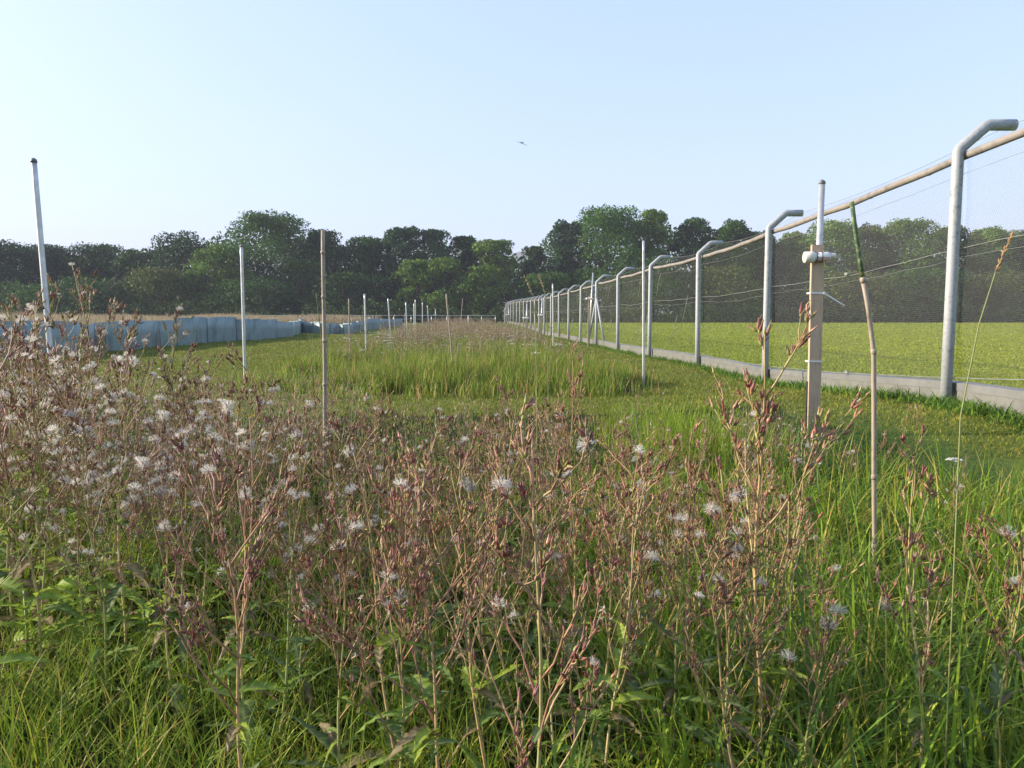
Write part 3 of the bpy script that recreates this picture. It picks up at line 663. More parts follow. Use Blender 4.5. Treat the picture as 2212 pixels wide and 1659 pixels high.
# ---------------------------------------------------------------- blue-grey sheet barrier
def barrier(pts, tops, label, waves, ends_up=()):
    o0 = pts[0]; t = thing('sheet_barrier', label, 'barrier', (o0.x, o0.y, o0.z))
    # subdivide into panels
    for i in range(len(pts)-1):
        a, b = pts[i], pts[i+1]; L = (b-a).length; m = max(1, round(L/3.2))
        for k in range(m):
            p = a.lerp(b, k/m); q = a.lerp(b, (k+1)/m + 0.06/L); hp = tops[i] + (tops[i+1]-tops[i])*k/m; hq = tops[i] + (tops[i+1]-tops[i])*(k+1)/m
            d = (q-p).normalized(); nrm = Vector((-d.y, d.x, 0)); nn = 14; r = random.Random(i*17+k)
            ph = r.uniform(0, 6); am = waves*r.uniform(0.6, 1.4); off = 0.02*((k+i) % 2); dh = r.uniform(-0.06, 0.05)
            V = []; 
            for side in (0, 0.006):
                for s in range(nn+1):
                    u = s/nn; c = p.lerp(q, u) + nrm*(am*math.sin(u*math.pi*1.0)*(1 if (i+k) % 3 else -0.7) + am*0.35*math.sin(u*9+ph)*math.sin(math.pi*u) + off + side)
                    zt = hp + (hq-hp)*u + dh + 0.05*math.sin(u*3.14+ph); zg = g1(c.x, c.y)
                    V += [(c.x-o0.x, c.y-o0.y, zg-0.05-o0.z), (c.x-o0.x, c.y-o0.y, zg+zt*0.5-o0.z), (c.x-o0.x, c.y-o0.y, zg+zt-o0.z)]
            w_ = 3; h_ = (nn+1)*3; Q = []
            for s in range(nn):
                for v in range(2):
                    Q.append((s*3+v, (s+1)*3+v, (s+1)*3+v+1, s*3+v+1)); Q.append((h_+s*3+v, h_+s*3+v+1, h_+(s+1)*3+v+1, h_+(s+1)*3+v))
                Q.append((s*3+2, (s+1)*3+2, h_+(s+1)*3+2, h_+s*3+2))
            obj('panel', make_mesh('panel', V, [np.array(Q)], M_sheet, smooth=True), t)
    return t
T1 = [1.18, 1.15, 1.15, 1.12, 1.06, 1.08, 1.24, 1.26, 1.26, 1.24, 1.20, 1.15, 0.98, 1.10]
barrier(barr, T1, 'long blue-grey sheet metal barrier curving from the left edge along the dry grass', 0.36)
T2 = [0.85, 0.85, 0.80, 0.75, 0.80, 0.85, 1.05, 0.85, 0.8, 0.75]
barrier(barr2, T2, 'low farther sheet metal barrier continuing right of the tall panel end', 0.5)

# ---------------------------------------------------------------- poles, canes, stakes
def pole(top, base, rad, mat, name, label, cat, group, cap=None, wob=0.0, sides=10, capmat=None, nodes=0, two=None):
    b = ground_at(*base); tp = at(top[0], top[1], b.y)
    o = thing(name, label, cat, b, 0, group)
    P = []; K = 14
    for k in range(K+1):
        s = k/K; q = b.lerp(tp, s) - b
        q.x += wob*math.sin(s*5.1+b.x)*0.6*s*(1-s)*3; q.y += wob*math.cos(s*4)*s*(1-s)
        P.append(np.array(q))
    P[0] = P[0] - (P[1]-P[0])*0.6
    P = np.array(P)
    if two:
        k = int(K*two)
        mb = MB(); mb.tube(P[:k+1], rad*np.linspace(1.05, 0.95, k+1), sides); obj('shaft', mb.mesh('shaft', mat, True), o)
        mb = MB(); mb.tube(P[k:], rad*np.linspace(0.96, 0.86, K+1-k), sides); obj('green_tip', mb.mesh('green_tip', M_moss, True), o)
    else:
        mb = MB(); mb.tube(P, rad*np.linspace(1.03, 0.95, K+1), sides); obj('shaft', mb.mesh('shaft', mat, True), o)
    if cap:
        mb = MB(); d = (P[-1]-P[-2]); d /= np.linalg.norm(d)
        mb.tube([P[-1]-d*0.01, P[-1]+d*rad*0.35, P[-1]+d*rad*0.9, P[-1]+d*rad*1.25], [rad*1.12, rad*1.1, rad*0.8, rad*0.2], sides)
        obj('cap', mb.mesh('cap', M_cap, True), o)
    if nodes:
        mb = MB()
        for s in np.linspace(0.12, 0.92, nodes):
            i = int(s*K); q = P[i]+(P[i+1]-P[i])*(s*K-i); d = (P[i+1]-P[i]); d /= np.linalg.norm(d)
            mb.tube([q-d*0.012, q-d*0.003, q+d*0.004, q+d*0.012], [rad*1.0, rad*1.22, rad*1.2, rad*1.0], sides)
        obj('node_ring', mb.mesh('node_ring', M_bamboo, True), o)
    return o, b, P
MP = 'thin metal marker poles in the beds'; BC = 'bamboo canes in the beds'
pole((73, 349), (124, 935), 0.029, M_tube, 'metal_pole', 'tall metal tube pole leaning left among white-tufted weeds, leftmost of all', 'pole', MP, cap=True)
pole((521.5, 532), (530, 835), 0.028, M_tube, 'metal_pole', 'straight metal tube pole between the leftmost pole and the bamboo cane', 'pole', MP, cap=True)
pole((1390, 520), (1390, 838), 0.021, M_tube, 'metal_pole', 'thin grey pole standing on the mown grass beside the net fence', 'pole', MP)
pole((787.5, 635), (792, 779), 0.026, M_tube, 'metal_pole', 'pale metal pole at the front left of the second bed', 'pole', MP)
pole((838, 644.5), (845, 742), 0.032, M_tube, 'metal_pole', 'slightly leaning pale pole, second along the left edge of the second bed', 'pole', MP)
pole((876.6, 652.7), (880.7, 751), 0.026, M_tube, 'metal_pole', 'pale pole with a short cane beside it, third along the second bed', 'pole', MP)
pole((893.8, 655.4), (895, 728), 0.034, M_tube, 'metal_pole', 'shorter left one of the close pair of distant pale poles', 'pole', MP)
pole((897, 647), (897.5, 724), 0.034, M_tube, 'metal_pole', 'taller right one of the close pair of distant pale poles', 'pole', MP)
pole((912.5, 652.7), (912.5, 712), 0.042, M_tube, 'metal_pole', 'distant pale pole just right of the close pair', 'pole', MP)
pole((923, 660), (926.5, 706), 0.045, M_tube, 'metal_pole', 'distant pale pole leaning left, left of the small bottle stake', 'pole', MP)
pole((1011.7, 681.5), (1011.7, 710), 0.04, M_tube, 'metal_pole', 'shortest farthest pale pole behind the reddish weeds', 'pole', MP)
pole((1194, 613), (1195.3, 762), 0.026, M_tube, 'metal_pole', 'white metal pole close to the fence posts right of the second bed', 'pole', MP)
pole((697.5, 497), (703, 1085), 0.0125, M_bamboo, 'bamboo_cane', 'upright bamboo cane rising from the near bed with a green node below its top', 'cane', BC, wob=0.01, nodes=6)
pole((753.4, 645), (757, 790), 0.017, M_bamboo, 'bamboo_cane', 'slim brown cane just left of the pale pole at the second bed', 'cane', BC, wob=0.01)
pole((852.7, 678.7), (854, 749), 0.014, M_bamboo, 'bamboo_cane', 'short thin cane between the second and third pale poles', 'cane', BC, wob=0.01)
pole((874.6, 677), (874, 757), 0.014, M_bamboo, 'bamboo_cane', 'short thin cane touching the third pale pole on its left', 'cane', BC, wob=0.01)
pole((964, 635), (980, 822), 0.016, M_bamboo, 'bamboo_cane', 'bamboo cane leaning left in the middle of the second bed', 'cane', BC, wob=0.02)
pole((999.4, 645), (994, 724), 0.026, M_bamboo, 'bamboo_cane', 'distant cane leaning right above the reddish weeds', 'cane', BC, wob=0.01)
pole((990, 746), (988, 806), 0.012, M_bamboo, 'bamboo_cane', 'very short cane stub in the second bed grass', 'cane', BC)
pole((683, 633), (702, 800), 0.010, M_moss, 'bamboo_cane', 'thin green cane slanting behind the upright bamboo cane', 'cane', BC)
# the near bent cane with a green tip
b = ground_at(1890, 1305); o = thing('bamboo_cane', 'bent bamboo cane with a green upper part, reaching the fence rail', 'cane', b, 0, BC)
px_pts = [(1891, 1330), (1889, 1180), (1888, 1030), (1888, 880), (1887, 760), (1884, 735), (1876, 670), (1864, 605), (1857, 560), (1848, 500), (1840, 436)]
Pn = np.array([np.array(at(x, y, b.y)) - np.array(b) for x, y in px_pts]); Pn[0][2] = -0.1
mb = MB(); mb.tube(Pn[:8], [0.0085, 0.0092, 0.0092, 0.0095, 0.0092, 0.009, 0.009, 0.0085], 10); obj('shaft', mb.mesh('shaft', M_bamboo, True), o)
mb = MB(); mb.tube(Pn[7:], [0.0092, 0.0088, 0.0086, 0.0084], 10); obj('green_tip', mb.mesh('green_tip', M_moss, True), o)
mb = MB()
for q, q2 in ((Pn[4], Pn[5]), (Pn[2], Pn[3]), (Pn[7], Pn[8]), (Pn[1], Pn[2])):
    d = q2-q; d /= np.linalg.norm(d); mb.tube([q-d*0.012, q-d*0.003, q+d*0.003, q+d*0.012], [0.009, 0.0118, 0.0115, 0.009], 10)
obj('node_ring', mb.mesh('node_ring', M_bamboo, True), o)

def stake(base, topy, bot_px, poletop, label, hw=0.042, detail=True, scl=1.0):
    b = ground_at(*base); Hs = (base[1]-topy)/FPX*b.y; tx = bot_px
    o = thing('marker_stake', label, 'stake', b, 0, 'stakes with white bottles tied on')
    tp = at(tx, topy, b.y); lean = (tp.x-b.x)
    mb = MB(); mb.box((-hw, -0.017*scl, -0.25), (hw, 0.017*scl, Hs), bev=0.003)
    me = mb.mesh('board', M_wood); v = np.zeros(len(me.vertices)*3); me.vertices.foreach_get('co', v); v = v.reshape(-1, 3); v[:, 0] += v[:, 2]/Hs*lean; me.vertices.foreach_set('co', v.ravel())
    obj('board', me, o)
    pt = at(poletop[0], poletop[1], b.y+0.045)
    dz = pt.z-b.z; dx = pt.x-b.x
    mb = MB(); x0 = lean*0.8+0.006; P = [(x0+(dx-x0)*0, 0.047, 0.0), (x0+(dx-x0)*0.5, 0.047, dz*0.5), (dx, 0.047, dz)]
    rd = 0.027*scl; mb.tube(P, rd, 12); obj('tube', mb.mesh('tube', M_tube, True), o)
    mb = MB(); mb.tube([(dx, 0.047, dz-0.005), (dx, 0.047, dz+rd*.4), (dx, 0.047, dz+rd*0.9), (dx, 0.047, dz+rd*1.2)], [rd*1.12, rd*1.1, rd*0.75, rd*.2], 12); obj('cap', mb.mesh('cap', M_cap, True), o)
    # bottle lying across the board near the top
    def sh(z): return lean*z/Hs
    bz = Hs - 0.11*scl; y = -0.055*scl; s = scl; cx = sh(bz)
    bt = obj('bottle', None or (lambda m_: (m_.tube([(cx-0.05*s, y, bz), (cx-0.045*s, y, bz), (cx+0.07*s, y, bz+.006), (cx+0.085*s, y, bz+.007), (cx+0.09*s, y, bz+.008)], [0.034*s, 0.040*s, 0.040*s, 0.034*s, 0.02*s], 14), m_.mesh('bottle', M_white, True))[1])(MB()), o)
    mb = MB(); mb.tube([(cx-0.135*s, y, bz-.004), (cx-0.13*s, y, bz-.004), (cx-0.055*s, y, bz), (cx-0.05*s, y, bz)], [0.043*s, 0.050*s, 0.050*s, 0.044*s], 16); obj('bottle_lid', mb.mesh('bottle_lid', M_ivory, True), bt)
    mb = MB(); mb.tube([(cx+0.088*s, y, bz+.008), (cx+0.135*s, y, bz+.01), (cx+0.14*s, y, bz+.01)], [0.024*s, 0.026*s, 0.018*s], 12); obj('bottle_neck', mb.mesh('bottle_neck', M_ivory, True), bt)
    if detail:
        mb = MB(); mb.tube([(cx-0.03, y, bz-.016), (cx+0.068, y, bz-.012)], 0.0405, 14)
        m2 = MB()
        for zz in (-0.010, -0.030):
            yy = y-math.sqrt(0.0412**2-zz*zz); m2.box((cx-0.03, yy-0.0015, bz+zz-0.003), (cx+0.075, yy+0.0015, bz+zz+0.003))
        obj('label_line', m2.mesh('label_line', M_redlab), bt)
        mb = MB()
        for xx in (-0.035, 0.012):
            th = np.linspace(0, 2*math.pi, 20); mb.tube([(cx+xx, y+0.004+0.046*math.cos(a), bz+0.046*math.sin(a)) for a in th], 0.0035, 6, cap=False)
        obj('rubber_strap', mb.mesh('rubber_strap', M_dark, True), bt)
        mb = MB(); th = np.linspace(0.3, 2.6, 12); mb.tube([(cx+0.05+0.075*math.cos(a), y-0.01, bz+0.03+0.045*math.sin(a)) for a in th], 0.0035, 6); obj('cord', mb.mesh('cord', M_rail, True), bt)
    ties = [(Hs-0.42*scl, True), (0.18 + 0.5*scl, False), (0.03, False)] if detail else [(Hs-0.40*scl, False)]
    for k, (z, tail) in enumerate(ties):
        mb = MB(); cx = sh(z); e = hw+0.004
        mb.box((cx-e, -0.024*scl, z-0.007), (cx+e, -0.0175*scl, z+0.007)); mb.box((cx-e-.002, -0.0235*scl, z-0.0065), (cx-e+.003, 0.07, z+0.0065)); mb.box((cx+e-.003, -0.0235*scl, z-0.0065), (cx+e+.002, 0.07, z+0.0065))
        if tail or (detail and k == 2):
            dx_, dz_ = (0.185, -0.11) if tail else (0.07, 0.01)
            V = []
            for q in (0, 1):
                for yy in (-0.026, -0.022):
                    for zz in (-0.008, 0.008): V.append((cx+e+dx_*q, yy, z+dz_*q+zz*(1-0.3*q)))
            mb.add(V, [(0,4,5,1),(2,3,7,6),(1,5,7,3),(0,2,6,4),(4,6,7,5),(0,1,3,2)])
            mb.box((cx+e-0.006, -0.032, z-0.012), (cx+e+0.01, -0.018, z+0.012))
        obj('cable_tie', mb.mesh('cable_tie', M_white), o)
    if detail:
        mb = MB(); mb.box((-hw-0.012, 0.0, -0.1), (-hw-0.002, 0.02, 0.5)); obj('rod', mb.mesh('rod', M_dark), o)
    return o
stake((1756, 945), 530, 1766, (1776, 396), 'near wooden stake with a white bottle and metal tube tied on, beside the fence', hw=0.055)
stake((1270.7, 750), 640, 1273, (1281, 589), 'dark weathered stake with a white bottle beside the braced fence post', hw=0.042, detail=False, scl=1.1)
stake((1167, 746), 676, 1168.5, (1171.5, 642), 'pale thin stake with a white bottle, second back along the fence', hw=0.042, detail=False, scl=1.1)
stake((1137.8, 747), 682, 1136, (1138.3, 656), 'pale thin stake with a white bottle, third back along the fence', hw=0.042, detail=False, scl=1.1)
stake((1098, 712), 677, 1098, (1099, 665), 'far tiny stake with a white bottle against the farthest fence posts', hw=0.045, detail=False, scl=1.25)
stake((940.7, 712), 678, 940.7, (940.7, 667), 'far pale stake with a white bottle in the middle of the second bed', hw=0.045, detail=False, scl=1.25)

# ---------------------------------------------------------------- seeding lettuce-like weeds
BUDC = [((0.17, 0.22, 0.05), (0.21, 0.045, 0.06)), ((0.19, 0.24, 0.055), (0.22, 0.055, 0.06)), ((0.24, 0.09, 0.06), (0.17, 0.045, 0.055)), ((0.25, 0.10, 0.06), (0.19, 0.06, 0.055)), ((0.36, 0.21, 0.10), (0.32, 0.14, 0.08)), ((0.26, 0.33, 0.07), (0.25, 0.15, 0.06)), ((0.31, 0.16, 0.12), (0.19, 0.06, 0.07)), ((0.50, 0.34, 0.23), (0.40, 0.20, 0.14)), ((0.28, 0.34, 0.08), (0.32, 0.16, 0.11))]
def bud(mb, p, d, L, r, rg):
    """flask-shaped bud"""
    t = np.array([0, .12, .3, .5, .72, .9, 1.0]); pr_ = np.array([.35, .95, 1.0, .78, .48, .40, .22])
    side = np.cross(d, [0.3, 0.5, 0.2]); bend = rg.normal(0, 0.06)
    P = p + d*(t*L)[:, None] + side*(bend*L*t**2)[:, None]
    a, b = BUDC[rg.integers(len(BUDC))]; a = np.array(a); b = np.array(b); C = a*(1-t[:, None]**0.8)+b*t[:, None]**0.8; C *= 1+rg.normal(0, .12)
    C[-1] = C[-1]*0.5 + np.array((0.35, 0.25, 0.16))*0.6
    mb.tube(P, pr_*r, 6, np.clip(C, .01, .8))
def fluff_mesh(name, rg, full=True, n=60, R_=0.0125):
    mb = MB()
    for k in range(n):
        v = rg.normal(0, 1, 3); v[2] = abs(v[2])*(0.9)+(-0.25 if full else 0.15); v /= np.linalg.norm(v)
        L = R_*rg.uniform(0.75, 1.15); s = np.cross(v, rg.normal(0, 1, 3)); s /= np.linalg.norm(s); s *= 0.00033
        c0 = v*0.002; c1 = v*L; V = [c0-s*0.6, c0+s*0.6, c1+s, c1-s]
        Q = [(0, 1, 2, 3)]; T = []
        # tuft at the end of each hair
        for j in range(4):
            u = v + rg.normal(0, 0.55, 3); u /= np.linalg.norm(u); e = c1 + u*L*0.42; V += [c1-s*.9, c1+s*.9, e]; b = len(V)-3; T.append((b, b+1, b+2))
        mb.add(V, Q, T, (0.70, 0.68, 0.63))
    # pale bracts folded down
    for k in range(7):
        a = rg.uniform(0, 6.28); d = np.array([math.cos(a), math.sin(a), -0.5-rg.uniform(0, .5)])*0.009; s = np.array([-math.sin(a), math.cos(a), 0])*0.0013
        mb.add([-s, s, d*0.6+s, d*0.6-s, d], [(0, 1, 2, 3)], [(3, 2, 4)], (0.42, 0.30, 0.22))
    return mb.mesh(name, M_fluff)
rgf = np.random.default_rng(5)
FLUFF = [fluff_mesh('seed_head', rgf, True, 95) for _ in range(3)] + [fluff_mesh('seed_head', rgf, False, 75, 0.014) for _ in range(3)]
def husk(mb, p, rg):
    for k in range(7):
        a = rg.uniform(0, 6.28); e = rg.uniform(-0.4, 1.1); d = np.array([math.cos(a), math.sin(a), e])*rg.uniform(0.007, 0.013); s = np.array([-math.sin(a), math.cos(a), 0])*0.0014
        mb.add([p-s, p+s, p+d*0.6+s, p+d*0.6-s, p+d], [(0, 1, 2, 3)], [(3, 2, 4)], np.array((0.55, 0.44, 0.36))*rg.uniform(0.7, 1.2))
def leaf(mb, p, yaw, L, wd, droop, up, colr, rg, lobed=0.4):
    n = 11; d = np.array([math.cos(yaw), math.sin(yaw), 0]); s = np.array([-math.sin(yaw), math.cos(yaw), 0]); V = []; C = []
    tw = rg.normal(0, 0.5); Q = []
    ph = rg.uniform(0, 3)
    for k in range(n+1):
        t = k/n; c = p + d*L*(t*math.cos(up*(1-t))) + np.array([0, 0, L*(math.sin(up)*t - droop*t*t)])
        wv = wd*math.sin(math.pi*min(1, 0.10+0.90*t))**0.7*(1-0.15*t); wv = max(wv, 0.0006)
        if t < 1: wv *= 1 + lobed*(0.9 if k % 2 else -0.55)
        if k == n: wv = 0.0004
        ca, sa = math.cos(tw*t), math.sin(tw*t); ss = s*ca + np.array([0, 0, 1])*sa; back = -d*0.012*(k % 2)
        V += [c-ss*wv+np.array([0, 0, wv*0.35])+back, c, c+ss*wv+np.array([0, 0, wv*0.35])+back]
        e = colr*(1+rg.normal(0, .08)); C += [e, colr*0.75+np.array((0.14, 0.16, 0.08)), e]
    for k in range(n):
        Q += [(k*3, k*3+1, k*3+4, k*3+3), (k*3+1, k*3+2, k*3+5, k*3+4)]
    mb.add(V, Q, None, np.clip(np.array(C), .01, .8))
def weed_variant(seed, nbr=11, nfluff=2, nbud=150, nleaf=13, husks=6, lobed=0.4, start=0.42, thick=1.0, spread=1.0, bushy=1.0, split=False):
    singles = []; leafs = []
    rg = np.random.default_rng(seed); st, bd, lf = MB(), MB(), MB()
    lean = rg.normal(0, 0.05, 2); K = 12; ph = rg.uniform(0, 6)
    def ax(s): return np.array([lean[0]*s**1.5 + 0.010*math.sin(s*9+ph), lean[1]*s**1.5 + 0.010*math.cos(s*8+ph), s])
    S = np.linspace(-0.04, 0.97, K+1); P = np.array([ax(max(s, 0))*[1, 1, 0]+[0, 0, s] for s in S])
    CS = np.array([(0.52, 0.40, 0.19), (0.46, 0.32, 0.15), (0.30, 0.32, 0.10), (0.40, 0.36, 0.15)])[rg.integers(4)]
    CT = np.array([(0.30, 0.13, 0.10), (0.27, 0.22, 0.09)][rg.integers(2)])
    cc = np.array([CS*(1-max(0, s)**3)+CT*max(0, s)**3 for s in S])
    st.tube(P, 0.0042*thick*(1-0.72*np.clip(S, 0, 1)), 7, cc)
    tips = []; buds_at = []
    def twig(p0, d0, L, r0, depth):
        n = 4; pts = [p0]; d = d0.copy()
        for k in range(n):
            d = d + rg.normal(0, 0.13, 3) + np.array([0, 0, 0.09]); d /= np.linalg.norm(d); pts.append(pts[-1]+d*L/n)
        pts = np.array(pts); f = rg.uniform(0, 1)
        st.tube(pts, r0*np.linspace(1, 0.5, n+1), 5, CS*(0.55*f)+CT*(1-0.55*f))
        for k in range(1, n+1):
            if depth >= 1: buds_at.append((pts[k], (pts[k]-pts[k-1])/np.linalg.norm(pts[k]-pts[k-1])))
        if depth < 2:
            m = rg.integers(3, 6) if depth == 0 else rg.integers(1, 3)
            for _ in range(m):
                k = rg.uniform(0.3, 1)*n; i = min(int(k), n-1); q = pts[i]+(pts[i+1]-pts[i])*(k-i)
                v = (pts[i+1]-pts[i]); v /= np.linalg.norm(v); dd = v + rg.normal(0, 0.33*spread, 3)+np.array([0, 0, 0.2]); dd /= np.linalg.norm(dd)
                twig(q, dd, L*rg.uniform(0.22, 0.45), r0*0.6, depth+1)
        tips.append((pts[-1], d))
    for k in range(nbr):
        s = start + (0.95-start)*(k+rg.uniform(0, .7))/nbr; a = k*2.4+rg.uniform(-.5, .5); e = rg.uniform(0.75, 1.22)
        d = np.array([math.cos(a)*math.cos(e), math.sin(a)*math.cos(e), math.sin(e)])
        L = (0.26*(1.12-s)+0.07)*rg.uniform(0.7, 1.3)*bushy*(1.25 if s < 0.6 else 1)
        twig(ax(s), d, L, 0.0020*thick, 0)
    tips.append((ax(0.97), np.array([0, 0, 1.0])))
    rg.shuffle(buds_at) if False else None
    order = rg.permutation(len(buds_at)); cnt = 0
    for i in order:
        if cnt >= nbud: break
        p, v = buds_at[i]
        for _ in range(rg.integers(1, 3)):
            d = v + rg.normal(0, 0.35, 3) + np.array([0, 0, 0.35]); d /= np.linalg.norm(d); q = p + d*rg.uniform(0.002, 0.007)
            tg = bd
            if split and len(singles) < 95: tg = MB(); singles.append(tg)
            bud(tg, q, d, rg.uniform(0.014, 0.023), rg.uniform(0.0021, 0.0035), rg); cnt += 1
    fl = []
    to = rg.permutation(len(tips))
    hi = [tips[i] for i in to if tips[i][0][2] > 0.55]
    for i, (p, v) in enumerate(hi):
        if i < nfluff: fl.append((p+v*0.004, rg.integers(6), rg.uniform(0.95, 1.45), rg.uniform(0, 6.28), rg.normal(0, 0.4)))
        elif i < nfluff+husks: husk(bd, p, rg)
        else: bud(bd, p, v/np.linalg.norm(v), rg.uniform(0.012, 0.018), rg.uniform(0.0018, 0.0028), rg)
    for k in range(nleaf):
        s = rg.uniform(0.0, 0.62); a = k*2.4+rg.uniform(-.6, .6); L = (0.13*(1-s)+0.025)*rg.uniform(0.6, 1.4)*(0.62 if split else 1)
        dry = rg.uniform() < (0.35 if s < 0.22 else 0.12)
        c = np.array([(0.17, 0.10, 0.06), (0.22, 0.15, 0.09)][rg.integers(2)]) if dry else np.array([(0.10, 0.175, 0.022), (0.15, 0.24, 0.025), (0.09, 0.145, 0.05), (0.26, 0.34, 0.03)][rg.integers(4)])
        tl_ = lf
        if split: tl_ = MB(); leafs.append(tl_)
        leaf(tl_, ax(s), a, L, L*rg.uniform(0.08, 0.16), rg.uniform(0.1, 0.9) + (0.5 if dry else 0), rg.uniform(0.2, 1.1), c, rg, lobed*rg.uniform(0.3, 1.2))
    zmax = max(np.concatenate(st.v)[:, 2].max(), np.concatenate(bd.v)[:, 2].max())
    return dict(zmax=float(zmax), stem=st.mesh('stem', M_stem, True), buds=bd.mesh('buds', M_bud, True), leaves=None if split else lf.mesh('leaves', M_leaf), fl=fl,
                singles=[q.mesh('flower_bud', M_bud, True) for q in singles], leafs=[q.mesh('leaf', M_leaf) for q in leafs])
def vc(i, split=False): return weed_variant(20+i, split=split, nbr=10+i % 4, nfluff=(1, 2, 1, 3)[i % 4], nbud=230, husks=5, bushy=(0.8, 1.0, 1.2)[i % 3], start=(0.3, 0.42, 0.36)[i % 3], thick=1.15, nleaf=19)     # reddish buds
VC = [vc(i) for i in range(8)]
VL = [weed_variant(60+i, nbr=12, nfluff=10+4*(i % 3), nbud=190, husks=36, bushy=1.15, start=0.34, thick=1.1, nleaf=16) for i in range(7)]                      # white tufts
def place_weed(v, x, y, h, rz, label, group, tilt=(0, 0)):
    h = h/v['zmax']
    t = thing('seeding_weed', label, 'weed', (x, y, g1(x, y)), rz, group); t.scale = (h, h, h); t.rotation_euler = (tilt[0], tilt[1], rz)
    obj('stem', v['stem'], t); obj('flower_buds', v['buds'], t, kind='stuff')
    if v['leaves']: obj('leaves', v['leaves'], t, kind='stuff')
    for q in v['leafs']: obj('leaf', q, t)
    for q in v['singles']: obj('flower_bud', q, t)
    for p, k, s, a, tl in v['fl']:
        o = obj('seed_head', FLUFF[k], t); o.location = p; q = s*min(1.5, 0.85/h)*(0.85 if y < 1.6 else 1.0); o.scale = (q, q, q); o.rotation_euler = (tl, tl*0.6, a)
    return t
def X_at(px, Y): return (px-W2/2)/FPX*Y
def h_at(py, Y): return CAMZ + (692-py)/FPX*Y*1.003
feat = [ # variant, px, Y, top py, label
 (VL[0], 215, 3.5, 575, 'tallest white-tufted weed, standing above the barrier right of the leftmost pole'),
 (VL[1], 66, 3.1, 592, 'second tallest white-tufted weed, just left of the leftmost pole'),
 (VL[2], -6, 2.9, 628, 'white-tufted weed cut by the left edge of the view'),
 (VL[3], 372, 3.6, 655, 'slim white-tufted weed standing in front of the barrier, right of the tallest one'),
 (VL[4], 128, 3.3, 668, 'white-tufted weed standing directly in front of the leftmost pole'),
 (vc(6, True), 1655, 1.75, 664, 'tall red-budded weed just left of the wooden stake'),
 (vc(0, True), 2025, 1.6, 925, 'lone weed with a pale stem at the right, right of the bent cane'),
 (vc(1, True), 520, 1.45, 935, 'weed with a thick straw coloured stem at the lower left'),
 (vc(3, True), 1165, 1.2, 868, 'nearest weed, with big green and purple buds in the middle'),
 (VL[5], 30, 3.4, 640, 'white-tufted weed between the leftmost pole and the left edge, behind the others'),
 (VL[6], 262, 3.7, 640, 'white-tufted weed leaning close behind the tallest one, on its right'),
 (VC[5], 1240, 3.0, 742, 'bud-laden weed rising against the second bed grass in the middle'),
 (VC[6], 460, 3.2, 738, 'red-budded weed just left of the straight metal pole'),
 (VC[7], 2195, 1.7, 1040, 'weed with twisted dry branches cut by the right edge'),
]
for i, (v, px, Y, py, lab) in enumerate(feat):
    place_weed(v, X_at(px, Y), Y, h_at(py, Y), i*1.3, lab, 'seeding weeds picked out in the near bed')
# crowd of weeds
placed = [(X_at(f[1], f[2]), f[2]) for f in feat]
LBL = {'L': ('white-tufted seeding weed crowded in the stand in front of the barrier at left', 'white-tufted weeds of the left stand'),
       'C': ('reddish budded seeding weed crowded in the middle of the near bed', 'reddish weeds in the middle of the near bed'),
       'R': ('scattered seeding weed among long grass, right of the crowded weeds', 'scattered weeds at the right of the near bed')}
count = 0; rr_ = random.Random(11); tries = 0
def skyline(px): return np.interp(px, [-100, 100, 300, 450, 560, 700, 850, 1000, 1150, 1300, 1450, 1600, 1750, 2000, 2300], [668, 672, 700, 758, 800, 815, 830, 800, 790, 820, 880, 880, 920, 980, 980])
while count < 286 and tries < 20000:
    tries += 1
    px = rr_.uniform(-110, 2300); Y = 0.95 + 5.6*rr_.random()**1.25
    if px < 450 and not (2.1 < Y < 6.2): continue
    if 450 <= px < 700 and Y < 1.7: continue
    if px >= 450 and Y < 1.4: continue
    if px < 450: dens = 0.85
    elif px < 1700: dens = 0.85 if Y < 2.6 else 0.9
    else: dens = 0.07
    if 700 < px < 1700 and Y > 6.0: continue
    if rr_.random() > dens: continue
    x = X_at(px, Y)
    if any((x-a)**2+(Y-b)**2 < (0.085 if Y > 1.5 else 0.16)**2 for a, b in placed): continue
    if Y < 1.35 and rr_.random() < 0.45: continue
    yt = skyline(px) + rr_.random()**0.8*(270 if px < 450 else 420) + (120 if px > 1700 else 0)
    h = h_at(yt, Y); h = max(0.42, min(1.22, h))
    if Y < 1.6: h = min(h, 1.0)
    kind = 'L' if (px < 430 or (px < 600 and rr_.random() < 0.35)) else ('C' if px < 1700 else 'R')
    v = rr_.choice(VL) if kind == 'L' else rr_.choice(VC)
    place_weed(v, x, Y, h, rr_.uniform(0, 6.28), *LBL[kind], tilt=(rr_.gauss(0, 0.05), rr_.gauss(0, 0.05)))
    placed.append((x, Y)); count += 1
print('weeds', count, 'tries', tries)

# the farther part of the near bed, too many to pick out
c = np.concatenate([wedge(330, 4.6, 8.4, 0.9, lambda y: (-5.5, -1.4)), wedge(80, 4.6, 6.4, 0.9, lambda y: (-1.4, 2.0))])
weeds_mass(c, 60, 0.38, 0.72, 'seeding_weeds', 'reddish brown seeding weeds massed at the back of the near bed', 0.62)
